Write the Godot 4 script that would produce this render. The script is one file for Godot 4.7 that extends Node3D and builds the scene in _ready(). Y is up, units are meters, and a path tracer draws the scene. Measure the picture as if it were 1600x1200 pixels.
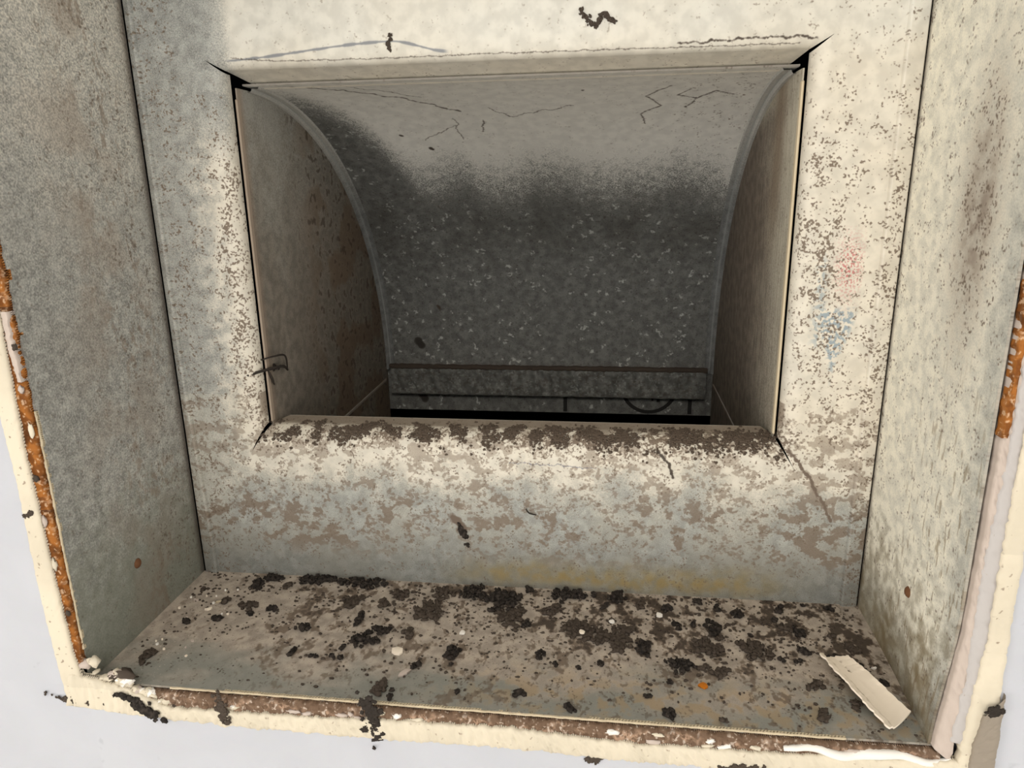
extends Node3D

# A sheet-metal duct mouth set in a wall; metres, y up. Box floor y=0, back plate z=0, wall face z=FZ.
const W := 0.42          # inner width of the duct box
const H := 0.42          # inner height of the duct box
const D := 0.1135        # depth of the duct box
const FZ := 0.1175       # face of the room wall
const XL := 0.0529       # opening in the back plate
const XR := 0.3672
const YB := 0.1024
const YT := 0.3120
const CY := 0.075        # elbow: centre of the bend, radii
const CZ := -0.020
const RY := 0.231
const RZ := 0.239
const DENS := 3000.0     # texels per metre

var NA: PackedByteArray
var NB: PackedByteArray
var NC: PackedByteArray
var ND: PackedByteArray
var NE: PackedByteArray
var NF: PackedByteArray
var NS: PackedByteArray   # specks
var NQ: PackedByteArray   # broad stains
var NP: PackedByteArray   # ragged patches
var M := {}
var rng := RandomNumberGenerator.new()


class MB:
	var v := PackedVector3Array()
	var n := PackedVector3Array()
	var t := PackedVector2Array()
	var k := PackedInt32Array()

	func add(p: Vector3, nn: Vector3, uv := Vector2.ZERO) -> int:
		v.append(p); n.append(nn); t.append(uv)
		return v.size() - 1

	func tri(a: int, b: int, c: int) -> void:
		var g := (v[b] - v[a]).cross(v[c] - v[a])
		if g.dot(n[a] + n[b] + n[c]) > 0.0:
			k.append_array(PackedInt32Array([a, c, b]))
		else:
			k.append_array(PackedInt32Array([a, b, c]))

	func quad(a: Vector3, b: Vector3, c: Vector3, d: Vector3, nn: Vector3, s := 1.0) -> void:
		var u := (b - a).normalized()
		var w := nn.cross(u)
		var ids := []
		for p in [a, b, c, d]:
			ids.append(add(p, nn, Vector2((p - a).dot(u), (p - a).dot(w)) * s))
		tri(ids[0], ids[1], ids[2]); tri(ids[0], ids[2], ids[3])

	func mesh() -> ArrayMesh:
		var m := ArrayMesh.new()
		var a := []
		a.resize(Mesh.ARRAY_MAX)
		a[Mesh.ARRAY_VERTEX] = v; a[Mesh.ARRAY_NORMAL] = n; a[Mesh.ARRAY_TEX_UV] = t; a[Mesh.ARRAY_INDEX] = k
		m.add_surface_from_arrays(Mesh.PRIMITIVE_TRIANGLES, a)
		return m


# ---------------------------------------------------------------- nodes
func part(called: String, mb: MB, mat: Material, parent: Node) -> MeshInstance3D:
	var o := MeshInstance3D.new()
	o.name = numbered(called, parent)
	o.mesh = mb.mesh()
	o.material_override = mat
	parent.add_child(o, true)
	return o


func numbered(called: String, parent: Node) -> String:
	if not parent.has_node(called):
		return called
	var i := 1
	while parent.has_node("%s_%03d" % [called, i]):
		i += 1
	return "%s_%03d" % [called, i]


func thing(called: String, at := Vector3.ZERO) -> Node3D:
	var o := Node3D.new()
	o.name = numbered(called, self)
	o.position = at
	add_child(o, true)
	return o


func tag(o: Node, label: String, category: String, group := "", kind := "") -> Node:
	o.set_meta("label", label)
	o.set_meta("category", category)
	if group: o.set_meta("group", group)
	if kind: o.set_meta("kind", kind)
	return o


# ---------------------------------------------------------------- shapes
# A bent sheet: f(u,v) is its face, th its thickness behind the face, uv(u,v,p) its texture place. side=1 or -1 turns the face over.
func sheet(mb: MB, f: Callable, nu: int, nv: int, th: float, uv: Callable, side := 1.0) -> void:
	var e := 0.0005
	var front := []
	var back := []
	for j in nv + 1:
		for i in nu + 1:
			var u := float(i) / nu
			var w := float(j) / nv
			var p: Vector3 = f.call(u, w)
			var du: Vector3 = f.call(minf(u + e, 1.0), w) - f.call(maxf(u - e, 0.0), w)
			var dv: Vector3 = f.call(u, minf(w + e, 1.0)) - f.call(u, maxf(w - e, 0.0))
			var nn := du.cross(dv).normalized() * side
			var q: Vector2 = uv.call(u, w, p)
			front.append(mb.add(p, nn, q))
			back.append(mb.add(p - nn * th, -nn, q))
	for j in nv:
		for i in nu:
			var a := j * (nu + 1) + i
			for L in [front, back]:
				mb.tri(L[a], L[a + 1], L[a + nu + 2]); mb.tri(L[a], L[a + nu + 2], L[a + nu + 1])
	# rims
	var rim := []
	for i in nu: rim.append([i, i + 1]); rim.append([nv * (nu + 1) + i, nv * (nu + 1) + i + 1])
	for j in nv: rim.append([j * (nu + 1), (j + 1) * (nu + 1)]); rim.append([j * (nu + 1) + nu, (j + 1) * (nu + 1) + nu])
	var mid: Vector3 = f.call(0.5, 0.5)
	for r in rim:
		var a: int = front[r[0]]
		var b: int = front[r[1]]
		var c: int = back[r[1]]
		var d: int = back[r[0]]
		var nn := (mb.v[b] - mb.v[a]).cross(mb.v[d] - mb.v[a]).normalized()
		if nn.dot(mb.v[a] - mid) < 0: nn = -nn
		var ia := mb.add(mb.v[a], nn, mb.t[a])
		var ib := mb.add(mb.v[b], nn, mb.t[b])
		var ic := mb.add(mb.v[c], nn, mb.t[c])
		var id := mb.add(mb.v[d], nn, mb.t[d])
		mb.tri(ia, ib, ic); mb.tri(ia, ic, id)


func box(mb: MB, c: Vector3, s: Vector3, b := 0.0) -> void:
	# a box with chamfered edges
	var h := s * 0.5
	for ax in 3:
		var u := (ax + 1) % 3
		var w := (ax + 2) % 3
		for sg in [-1.0, 1.0]:
			var n := Vector3.ZERO
			n[ax] = sg
			var ps := []
			for q in [[-1, -1], [1, -1], [1, 1], [-1, 1]]:
				var p := Vector3.ZERO
				p[ax] = h[ax] * sg; p[u] = (h[u] - b) * q[0]; p[w] = (h[w] - b) * q[1]
				ps.append(c + p)
			mb.quad(ps[0], ps[1], ps[2], ps[3], n)
			if b > 0.0:
				for s2 in [-1.0, 1.0]:
					var n2 := n
					n2[u] = s2
					var a0 := Vector3.ZERO
					a0[ax] = h[ax] * sg; a0[u] = (h[u] - b) * s2; a0[w] = -(h[w] - b)
					var a1 := a0
					a1[w] = h[w] - b
					var b0 := a0
					b0[ax] = (h[ax] - b) * sg; b0[u] = h[u] * s2
					var b1 := b0
					b1[w] = h[w] - b
					mb.quad(c + a0, c + a1, c + b1, c + b0, n2.normalized())


func blob(mb: MB, c: Vector3, r: Vector3, b: Basis, seed_: int, rough := 0.35, nu := 8, nv := 6, flat_base := true) -> void:
	# a lumpy crumb
	var start := mb.v.size()
	var rr := RandomNumberGenerator.new()
	rr.seed = seed_
	var ph := [rr.randf() * 6.3, rr.randf() * 6.3, rr.randf() * 6.3, rr.randf_range(1.5, 3.5)]
	for j in nv + 1:
		for i in nu + 1:
			var th := PI * j / nv
			var fi := TAU * (i % nu) / nu
			var d := Vector3(sin(th) * cos(fi), cos(th), sin(th) * sin(fi))
			var k := 1.0 + rough * (sin(d.x * ph[3] * 2.0 + ph[0]) * cos(d.z * ph[3] * 2.6 + ph[1]) + 0.5 * sin(d.y * 5.0 + d.x * 4.0 + ph[2]))
			var p := d * r * k
			if flat_base and p.y < -r.y * 0.35: p.y = -r.y * 0.35
			mb.add(c + b * p, (b * (d / r)).normalized(), Vector2(float(i) / nu, float(j) / nv))
	for j in nv:
		for i in nu:
			var a := start + j * (nu + 1) + i
			mb.tri(a, a + 1, a + nu + 2); mb.tri(a, a + nu + 2, a + nu + 1)


func tube(mb: MB, pts: Array, r: float, taper := 0.6) -> void:
	var cv := Curve3D.new()
	for i in pts.size():
		var t: Vector3 = (pts[mini(i + 1, pts.size() - 1)] - pts[maxi(i - 1, 0)]) * 0.22
		cv.add_point(pts[i], -t, t)
	var n := pts.size() * 5
	var L := cv.get_baked_length()
	var prev := []
	for i in n + 1:
		var s := L * i / n
		var p := cv.sample_baked(s, true)
		var d := (cv.sample_baked(minf(s + L * 0.02, L), true) - cv.sample_baked(maxf(s - L * 0.02, 0), true)).normalized()
		var a := d.cross(Vector3(0.3, 0.2, 1)).normalized()
		var b := d.cross(a)
		var q := r * (1.0 - taper * absf(2.0 * i / n - 1.0))
		var ring := []
		for m in 6:
			var o := a * cos(TAU * m / 5.0) + b * sin(TAU * m / 5.0)
			ring.append(mb.add(p + o * q, o, Vector2(m / 5.0, float(i) / n)))
		if prev:
			for m in 5:
				mb.tri(prev[m], prev[m + 1], ring[m + 1]); mb.tri(prev[m], ring[m + 1], ring[m])
		prev = ring


# a ragged strip lying on the wall plane between two polylines (Vector2 in x,y), raised from z0 to z1
func band(mb: MB, inner: Array, outer: Array, z0: float, z1: float, n: int, jit: float, seed_: int, wave := 0.0006) -> void:
	var ns := FastNoiseLite.new()
	ns.seed = seed_; ns.frequency = 1.0; ns.fractal_octaves = 3
	var ci := Curve2D.new()
	var co := Curve2D.new()
	for p in inner: ci.add_point(p)
	for p in outer: co.add_point(p)
	var rows := []
	var prof := [[0.0, 0.0], [0.0, 0.75], [0.06, 1.0], [0.28, 1.0], [0.5, 1.0], [0.72, 1.0], [0.94, 1.0], [1.0, 0.75], [1.0, 0.0]]
	for i in n + 1:
		var s := float(i) / n
		var a := ci.sample_baked(s * ci.get_baked_length())
		var b := co.sample_baked(s * co.get_baked_length())
		var dir := (b - a).normalized()
		var len_ := ci.get_baked_length()
		a += dir * jit * (ns.get_noise_2d(s * len_ * 160.0, 3.0) * 1.6 + ns.get_noise_2d(s * len_ * 420.0, 40.0) * 0.6)
		b += dir * jit * (ns.get_noise_2d(s * len_ * 130.0, 17.0) * 1.6 + ns.get_noise_2d(s * len_ * 380.0, 80.0) * 0.6)
		var row := []
		for q in prof:
			var p := a.lerp(b, q[0])
			var h: float = z0 + (z1 - z0) * q[1]
			if q[1] == 1.0: h += wave * (ns.get_noise_2d(p.x * 300.0 + 9.0, p.y * 300.0) + 0.5 * ns.get_noise_2d(p.x * 900.0, p.y * 900.0 + 5.0))
			row.append(Vector3(p.x, p.y, h))
		rows.append(row)
	var m := prof.size()
	for i in n + 1:
		for j in m:
			var du: Vector3 = rows[mini(i + 1, n)][j] - rows[maxi(i - 1, 0)][j]
			var dv: Vector3 = rows[i][mini(j + 1, m - 1)] - rows[i][maxi(j - 1, 0)]
			var nn := du.cross(dv).normalized()
			if nn.z < 0: nn = -nn
			var p: Vector3 = rows[i][j]
			mb.add(p, nn, Vector2(p.x, -p.y) * 10.0)
	for i in n:
		for j in m - 1:
			var a := i * m + j
			mb.tri(a, a + 1, a + m + 1); mb.tri(a, a + m + 1, a + m)


# ---------------------------------------------------------------- noise and textures
func noise(seed_: int, freq: float, oct: int, type := FastNoiseLite.TYPE_SIMPLEX_SMOOTH) -> PackedByteArray:
	var f := FastNoiseLite.new()
	f.seed = seed_; f.frequency = freq; f.noise_type = type; f.fractal_octaves = oct
	if type == FastNoiseLite.TYPE_CELLULAR:
		f.cellular_return_type = FastNoiseLite.RETURN_CELL_VALUE
		f.fractal_type = FastNoiseLite.FRACTAL_NONE
		f.domain_warp_enabled = true; f.domain_warp_amplitude = 8.0; f.domain_warp_frequency = 0.08
	var im := f.get_seamless_image(1024, 1024, false, false, 0.1, true)
	im.convert(Image.FORMAT_L8)
	return equal(im.get_data())


func equal(d: PackedByteArray) -> PackedByteArray:
	# every value becomes the share of the field that lies below it
	var hist := PackedInt32Array()
	hist.resize(256)
	for b in d: hist[b] += 1
	var lut := PackedByteArray()
	lut.resize(256)
	var acc := 0
	for i in 256:
		acc += hist[i]
		lut[i] = clampi(int(255.0 * (acc - hist[i] * 0.5) / d.size()), 0, 255)
	for i in d.size(): d[i] = lut[d[i]]
	return d


func blend(a: PackedByteArray, b: PackedByteArray, c: PackedByteArray, wa: float, wb: float, wc: float) -> PackedByteArray:
	var d := PackedByteArray()
	d.resize(a.size())
	for i in a.size():
		d[i] = int(a[i] * wa + b[(i + 77777) & 1048575] * wb + c[(i + 333333) & 1048575] * wc)
	return equal(d)


func at(a: PackedByteArray, x: int, y: int) -> float:
	return a[((y & 1023) << 10) | (x & 1023)] * 0.00392157


func ss(a: float, b: float, x: float) -> float:
	var t := clampf((x - a) / (b - a), 0.0, 1.0)
	return t * t * (3.0 - 2.0 * t)


func bump(x: float, c: float, w: float) -> float:
	return exp(-(x - c) * (x - c) / (w * w))


func paint(w: float, h: float, dens: float, f: Callable, strokes := []) -> ImageTexture:
	var nx := int(w * dens)
	var ny := int(h * dens)
	var d := PackedByteArray()
	d.resize(nx * ny * 3)
	var k := 0
	var q := DENS / dens
	for j in ny:
		for i in nx:
			var c: Vector3 = f.call(i / dens, h - (j + 0.5) / dens, int(i * q), int(j * q))
			d[k] = clampi(int(c.x * 255.0), 0, 255)
			d[k + 1] = clampi(int(c.y * 255.0), 0, 255)
			d[k + 2] = clampi(int(c.z * 255.0), 0, 255)
			k += 3
	var im := Image.create_from_data(nx, ny, false, Image.FORMAT_RGB8, d)
	for st in strokes:
		# a hand-drawn scratch or crack: points in metres, width in metres, colour, strength
		var pts: Array = st[0]
		var ns := FastNoiseLite.new()
		ns.frequency = 0.05; ns.seed = int(pts[0].x * 9000.0)
		for m in pts.size() - 1:
			var a: Vector2 = pts[m]
			var b: Vector2 = pts[m + 1]
			var steps := int(a.distance_to(b) * dens * 2.0) + 1
			for k2 in steps:
				var q2 := a.lerp(b, float(k2) / steps) * dens
				q2 += Vector2(ns.get_noise_2d(q2.x, q2.y), ns.get_noise_2d(q2.x + 500.0, q2.y)) * (2.0 if pts.size() > 4 else 5.0)
				var wd: float = st[1] * dens * (0.7 + 0.9 * ns.get_noise_2d(q2.x * 4.0, q2.y * 4.0))
				var r2 := int(ceil(wd))
				for dy in range(-r2, r2 + 1):
					for dx in range(-r2, r2 + 1):
						var px := int(q2.x) + dx
						var py := int(h * dens - q2.y) + dy
						if px < 0 or py < 0 or px >= nx or py >= ny: continue
						var wgt := clampf(wd + 0.5 - Vector2(dx, dy).length(), 0.0, 1.0) * float(st[3])
						im.set_pixel(px, py, im.get_pixel(px, py).lerp(st[2], wgt))
	return ImageTexture.create_from_image(im)


const CREAM := Vector3(0.835, 0.805, 0.745)
const WHITE := Vector3(0.83, 0.82, 0.785)
const DIRT := Vector3(0.36, 0.31, 0.265)
const SOOT := Vector3(0.20, 0.175, 0.155)
const DUST := Vector3(0.56, 0.51, 0.455)


func galv(X: int, Y: int) -> Vector3:
	var e := at(NE, X, Y)
	var k := 0.88 + 0.14 * e + 0.14 * (at(NB, X + 300, Y) - 0.5) + 0.24 * (at(ND, X, Y) - 0.5)
	return Vector3(0.555, 0.565, 0.555) * k


func speck(X: int, Y: int, cover: float) -> float:
	# 0..1: is there a speck of dirt here, for a given share of covered surface
	var t := 1.0 - cover * 0.62 * (0.55 + 0.9 * at(NA, X * 2 + 99, Y * 2))
	return ss(t - 0.03, t + 0.05, at(NS, X, Y))


func paint_plate(x: float, y: float, X: int, Y: int) -> Vector3:
	var a := at(NA, X, Y)
	var b := at(NB, X, Y)
	var g := at(ND, X + 77, Y)
	var p := 1.0
	var s := 0.03
	var soil := 0.0
	var left := x < XL + 0.012
	if left:
		p = lerpf(0.36, 0.90, ss(0.020, 0.050, x + (b - 0.5) * 0.01))
		p = lerpf(p, 0.30, ss(0.25, 0.30, y) * ss(0.064, 0.05, x))
		s = 0.11 + 0.36 * bump(x, 0.048, 0.009) * ss(0.285, 0.25, y) * ss(0.08, 0.15, y) + 0.10 * bump(x, 0.012, 0.006)
	elif x > XR - 0.012:
		s = 0.05 + 0.42 * bump(x, 0.377, 0.010) * bump(y, 0.215, 0.06) + 0.13 * bump(x, 0.395, 0.02) * bump(y, 0.16, 0.1) + 0.2 * bump(x, 0.415, 0.006)
		s = lerpf(s, 0.03, ss(0.27, 0.32, y))
	if y > 0.30 and x > 0.03:
		p = maxf(p, 0.30 + 0.75 * ss(0.042, 0.080, x))
		s = 0.012 + 0.05 * ss(0.3, 0.42, x)
	var c := galv(X, Y)
	var low := 0.0
	if y < 0.125:
		var edge := y + (a - 0.5) * 0.025 + (b - 0.5) * 0.008
		var pb := ss(0.016, 0.104, edge)
		p = minf(p, 0.10 + 0.90 * pb * pb)
		low = ss(0.05, 0.0, y)
		c = (c * 1.10).lerp(Vector3(0.575, 0.56, 0.515), 0.3 + 0.35 * a) * lerpf(1.05, 0.86, low)
		s = maxf(s, 0.07)
		soil = maxf(soil, ss(0.70, 0.86, at(NQ, int(X * 0.8) + 90, Y + 40)) * ss(0.012, 0.03, y) * (0.85 - 0.35 * ss(0.05, 0.085, y)))
		soil = maxf(soil, ss(0.80, 0.92, at(NP, int(X * 0.9) + 490, Y + 340)) * ss(0.012, 0.03, y) * 0.6)
		var lip := bump(y, 0.1015, 0.0085) * ss(0.04, 0.075, x) * ss(0.385, 0.365, x) * (0.45 + 0.55 * ss(0.14, 0.3, x))
		s = maxf(s, 0.07 + 0.95 * lip)
		soil = maxf(soil, 0.72 * ss(0.107, 0.113, y) * ss(XL - 0.001, XL + 0.001, x) * ss(XR + 0.001, XR - 0.001, x))
		# ochre tide mark at the foot
		var och := bump(y, 0.010 + 0.004 * (a - 0.5), 0.008) * ss(0.15, 0.22, x) * ss(0.40, 0.33, x) * (0.3 + 0.7 * b)
		c = c.lerp(Vector3(0.55, 0.46, 0.27), och * 0.8)
	var gp := clampf((p - 0.5) * 1.5 + 0.5 + (g - 0.5) * 0.55 * (1.0 - absf(2.0 * p - 1.0) * 0.75) + (at(NF, X, Y) - 0.5) * 0.35 * (1.0 - absf(2.0 * p - 1.0)), 0.0, 1.0)
	var cr := CREAM.lerp(WHITE, ss(0.30, 0.33, y) * 0.7 + 0.3 * a)
	cr *= 0.955 + 0.07 * b
	c = c.lerp(cr, gp)
	if x > 0.372 and x < 0.402 and y > 0.13 and y < 0.225:
		# worn traces of a printed mark: grey-blue wedge below, red flecks above
		var w := 0.0
		if y < 0.185: w = ss(0.0, 0.004, 0.0014 + 0.010 * ss(0.137, 0.18, y) - absf(x - 0.3905)) * ss(0.135, 0.14, y) * ss(0.183, 0.178, y)
		var bl := maxf(w, 0.7 * bump(x, 0.381, 0.003) * ss(0.155, 0.165, y) * ss(0.215, 0.2, y))
		c = c.lerp(Vector3(0.50, 0.57, 0.62), 0.75 * bl * ss(0.42, 0.60, at(NC, X + 400, Y)))
		var rd := bump(x, 0.3945, 0.006) * bump(y, 0.203, 0.014)
		c = c.lerp(Vector3(0.72, 0.36, 0.36), 0.8 * rd * ss(0.62, 0.72, at(NF, X + 200, Y)))
	c = c.lerp(DIRT * 1.25, soil * (0.7 + 0.3 * g))
	c = c.lerp(DIRT * (0.95 + 0.4 * g), speck(X, Y, s) * 0.85)
	if y > 0.314 and y < 0.324:
		# grey scrape above the opening
		var ly := 0.3165 + 0.0065 * ss(0.05, 0.15, x) - 0.006 * ss(0.15, 0.182, x)
		c = c.lerp(Vector3(0.50, 0.51, 0.53), ss(0.0009, 0.0003, absf(y - ly) + 0.0005 * (b - 0.5)) * ss(0.055, 0.06, x) * ss(0.182, 0.178, x) * 0.9)
	return c


func paint_side_left(z: float, y: float, X: int, Y: int) -> Vector3:
	var a := at(NA, X + 200, Y + 100)
	var b := at(NB, X + 30, Y + 60)
	var g := at(ND, X + 7, Y + 5)
	var c := galv(X + 50, Y)
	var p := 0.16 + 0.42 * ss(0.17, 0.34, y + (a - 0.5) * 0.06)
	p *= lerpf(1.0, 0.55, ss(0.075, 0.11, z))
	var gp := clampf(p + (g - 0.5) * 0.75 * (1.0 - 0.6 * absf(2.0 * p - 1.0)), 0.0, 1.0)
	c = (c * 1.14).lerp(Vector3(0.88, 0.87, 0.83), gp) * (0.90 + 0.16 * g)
	c *= Vector3(1.0, 0.985, 0.975)
	# greenish tarnish low down, brown bloom in the middle
	c = c.lerp(Vector3(0.47, 0.48, 0.43), ss(0.11, 0.02, y + (b - 0.5) * 0.03) * 0.7)
	c = c.lerp(Vector3(0.54, 0.48, 0.43), bump(z, 0.05, 0.03) * ss(0.35, 0.9, a) * 0.38)
	c = c.lerp(DIRT * 1.35, ss(0.82, 0.97, at(NQ, X * 2, Y)) * bump(z, 0.035, 0.03) * 0.5)
	c = c.lerp(DIRT, speck(X + 11, Y, 0.03 + 0.08 * bump(z, 0.02, 0.03)) * 0.75)
	c = c.lerp(DIRT * 0.8, bump(z, 0.0, 0.004) * 0.6)
	return c


func paint_side_right(z: float, y: float, X: int, Y: int) -> Vector3:
	var a := at(NA, X + 500, Y + 640)
	var b := at(NB, X + 730, Y + 60)
	var g := at(ND, X + 97, Y + 35)
	var c := galv(X + 350, Y + 90)
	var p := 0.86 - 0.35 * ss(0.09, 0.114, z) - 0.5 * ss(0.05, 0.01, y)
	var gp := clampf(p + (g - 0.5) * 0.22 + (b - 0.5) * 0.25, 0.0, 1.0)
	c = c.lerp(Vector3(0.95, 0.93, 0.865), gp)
	var blot := bump(z, 0.075, 0.016) * bump(y, 0.235, 0.05)
	c = c.lerp(Vector3(0.42, 0.36, 0.32), blot * (0.35 + 0.65 * b) * 0.75)
	c = c.lerp(Vector3(0.47, 0.41, 0.30), ss(0.075, 0.0, y + (b - 0.5) * 0.04 + z * 0.1) * (0.35 + 0.55 * a))
	c = c.lerp(Vector3(0.45, 0.38, 0.28), ss(0.86, 0.97, at(NB, X * 3, Y / 2)) * ss(0.2, 0.1, y) * ss(0.03, 0.06, z) * 0.5)
	c = c.lerp(DIRT * 1.1, speck(X + 600, Y + 200, 0.055 + 0.16 * blot + 0.1 * bump(z, 0.0, 0.008)) * 0.85)
	c = c.lerp(DIRT * 0.8, bump(z, 0.0, 0.0025) * 0.5)
	return c


func paint_floor(x: float, yz: float, X: int, Y: int) -> Vector3:
	var z := D - yz
	var a := at(NA, X + 140, Y * 2 + 700)
	var b := at(NB, X + 410, Y + 220)
	var g := at(ND, X + 19, Y + 51)
	var c := Vector3(0.67, 0.625, 0.575) * (0.90 + 0.16 * b + 0.10 * (g - 0.5))
	c = c.lerp(Vector3(0.50, 0.51, 0.485), ss(0.07, 0.11, z + (a - 0.5) * 0.03) * 0.75)
	c = c.lerp(Vector3(0.60, 0.51, 0.39), bump(z, 0.1, 0.02) * ss(0.16, 0.24, x) * ss(0.35, 0.9, b) * 0.6)
	var sx := ss(0.03, 0.10, x) * (0.55 + 0.45 * ss(0.1, 0.25, x))
	var cover := (0.05 + 0.50 * bump(z, 0.032, 0.034) + 0.12 * ss(0.25, 0.4, x)) * sx
	var v := at(NQ, int(X * 0.85) + 800, int(Y * 0.62))
	var t := 1.0 - cover * 0.75
	c = c.lerp(DIRT * 1.1, ss(t - 0.10, t + 0.06, v) * 0.7)
	c = c.lerp(SOOT * 1.25, ss(t + 0.10, t + 0.24, v) * 0.75)
	var v2 := at(NP, X, int(Y * 0.65) + 300)
	c = c.lerp(DIRT * 0.95, ss(0.88, 0.96, v2) * sx * 0.5)
	c = c.lerp(DIRT * 0.8, speck(X + 300, Y + 77, 0.04) * 0.7)
	c = c.lerp(Vector3(0.80, 0.76, 0.70), ss(0.975, 0.99, at(NF, X + 30, Y + 400)) * (0.15 + 0.7 * bump(x, 0.02, 0.02)))
	return c


func paint_heel(x: float, s: float, X: int, Y: int) -> Vector3:
	# s runs up the sheet: L at the mouth, 0 at the foot
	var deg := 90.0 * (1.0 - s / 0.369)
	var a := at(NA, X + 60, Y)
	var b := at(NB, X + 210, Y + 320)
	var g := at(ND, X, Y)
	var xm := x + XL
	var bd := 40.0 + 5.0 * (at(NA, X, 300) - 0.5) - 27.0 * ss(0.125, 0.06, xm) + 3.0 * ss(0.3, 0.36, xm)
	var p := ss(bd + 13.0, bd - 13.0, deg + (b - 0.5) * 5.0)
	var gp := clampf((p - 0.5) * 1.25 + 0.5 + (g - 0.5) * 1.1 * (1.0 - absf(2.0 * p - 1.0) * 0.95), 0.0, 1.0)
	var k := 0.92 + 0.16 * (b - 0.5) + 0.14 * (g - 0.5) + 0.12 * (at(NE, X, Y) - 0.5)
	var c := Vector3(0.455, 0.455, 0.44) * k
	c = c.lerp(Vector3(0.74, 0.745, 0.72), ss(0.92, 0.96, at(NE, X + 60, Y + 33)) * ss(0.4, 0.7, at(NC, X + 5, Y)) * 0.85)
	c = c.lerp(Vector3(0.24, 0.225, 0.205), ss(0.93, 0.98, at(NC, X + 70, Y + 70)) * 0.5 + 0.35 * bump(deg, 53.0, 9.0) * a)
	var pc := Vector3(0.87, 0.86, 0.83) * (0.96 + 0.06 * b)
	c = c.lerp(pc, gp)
	c = c.lerp(DIRT, speck(X + 20, Y + 900, 0.012 + 0.06 * bump(xm, 0.34, 0.03) * ss(40.0, 20.0, deg)) * 0.8)
	c = c.lerp(Vector3(0.30, 0.25, 0.21), bump(s, 0.0, 0.004) * 0.8)
	return c


func paint_cheek_left(z: float, y: float, X: int, Y: int) -> Vector3:
	# z counts inwards from the mouth
	var a := at(NA, X + 640, Y + 300)
	var b := at(NB, X + 310, Y + 20)
	var g := at(ND, X + 5, Y + 9)
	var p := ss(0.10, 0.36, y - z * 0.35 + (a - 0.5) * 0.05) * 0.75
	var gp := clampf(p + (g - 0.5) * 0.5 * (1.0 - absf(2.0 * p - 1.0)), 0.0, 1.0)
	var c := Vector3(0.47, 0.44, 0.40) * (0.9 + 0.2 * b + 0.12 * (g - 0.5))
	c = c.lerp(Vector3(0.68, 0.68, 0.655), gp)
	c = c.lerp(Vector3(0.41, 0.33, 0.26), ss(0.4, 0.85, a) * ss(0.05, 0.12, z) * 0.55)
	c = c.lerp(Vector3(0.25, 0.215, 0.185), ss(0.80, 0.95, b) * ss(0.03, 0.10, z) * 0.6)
	c = c.lerp(Vector3(0.55, 0.47, 0.40), bump(z, 0.002, 0.004) * 0.5)
	return c


func paint_cheek_right(z: float, y: float, X: int, Y: int) -> Vector3:
	var a := at(NA, X + 40, Y + 800)
	var b := at(NB, X + 710, Y + 420)
	var g := at(ND, X + 55, Y + 9)
	var st := at(NB, X * 3, Y / 3)
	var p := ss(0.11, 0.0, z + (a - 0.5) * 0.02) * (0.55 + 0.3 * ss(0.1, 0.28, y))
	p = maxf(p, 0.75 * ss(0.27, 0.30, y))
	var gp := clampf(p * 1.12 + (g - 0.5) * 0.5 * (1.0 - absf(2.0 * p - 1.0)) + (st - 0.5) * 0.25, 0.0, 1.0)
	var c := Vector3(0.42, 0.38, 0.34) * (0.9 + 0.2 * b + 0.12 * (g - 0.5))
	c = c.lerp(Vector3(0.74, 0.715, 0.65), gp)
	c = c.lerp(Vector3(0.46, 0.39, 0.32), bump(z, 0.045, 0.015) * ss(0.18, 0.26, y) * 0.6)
	c = c.lerp(DIRT, speck(X + 600, Y + 700, 0.06) * 0.6)
	return c


func paint_cast(x: float, y: float, X: int, Y: int) -> Vector3:
	# rough galvanised strap
	var c := Vector3(0.40, 0.40, 0.385) * (0.85 + 0.3 * at(NB, X, Y * 3))
	c = c.lerp(Vector3(0.56, 0.57, 0.55), ss(0.8, 0.98, at(NS, int(X * 0.6), Y * 2)) * 0.8)
	c = c.lerp(Vector3(0.30, 0.275, 0.25), ss(0.7, 0.95, at(NS, int(X * 0.6) + 300, Y * 2)) * 0.6)
	return c


func paint_seam(x: float, s: float, X: int, Y: int) -> Vector3:
	# x across the seam, s up the sheet as on the heel
	var deg := 90.0 * (1.0 - s / 0.369)
	var p := clampf(ss(58.0, 20.0, deg) * 0.9 + (at(ND, X, Y) - 0.5) * 0.5, 0.0, 1.0)
	var c := Vector3(0.43, 0.435, 0.43) * (0.9 + 0.2 * at(NB, X, Y))
	return c.lerp(Vector3(0.72, 0.71, 0.68), p).lerp(Vector3(0.62, 0.63, 0.62), bump(x, 0.0036, 0.0007) * 0.6)


func paint_band(x: float, y: float, X: int, Y: int) -> Vector3:
	var c := Vector3(0.825, 0.785, 0.705) * (0.97 + 0.05 * at(NA, X, Y))
	return c.lerp(DIRT * 1.4, ss(0.965, 0.985, at(NC, X, Y)) * ss(0.6, 0.9, at(NB, X, Y)) * 0.8)


func paint_rust(x: float, y: float, X: int, Y: int) -> Vector3:
	var b := at(NB, X, Y)
	var c := Vector3(0.44, 0.26, 0.11).lerp(Vector3(0.62, 0.39, 0.18), ss(0.3, 0.8, b))
	c = c.lerp(Vector3(0.25, 0.15, 0.08), ss(0.7, 0.95, at(NA, X * 2, Y * 2)) * 0.8)
	return c.lerp(Vector3(0.86, 0.76, 0.66), ss(0.84, 0.92, at(NC, X + 50, Y)) * 0.7)


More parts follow.
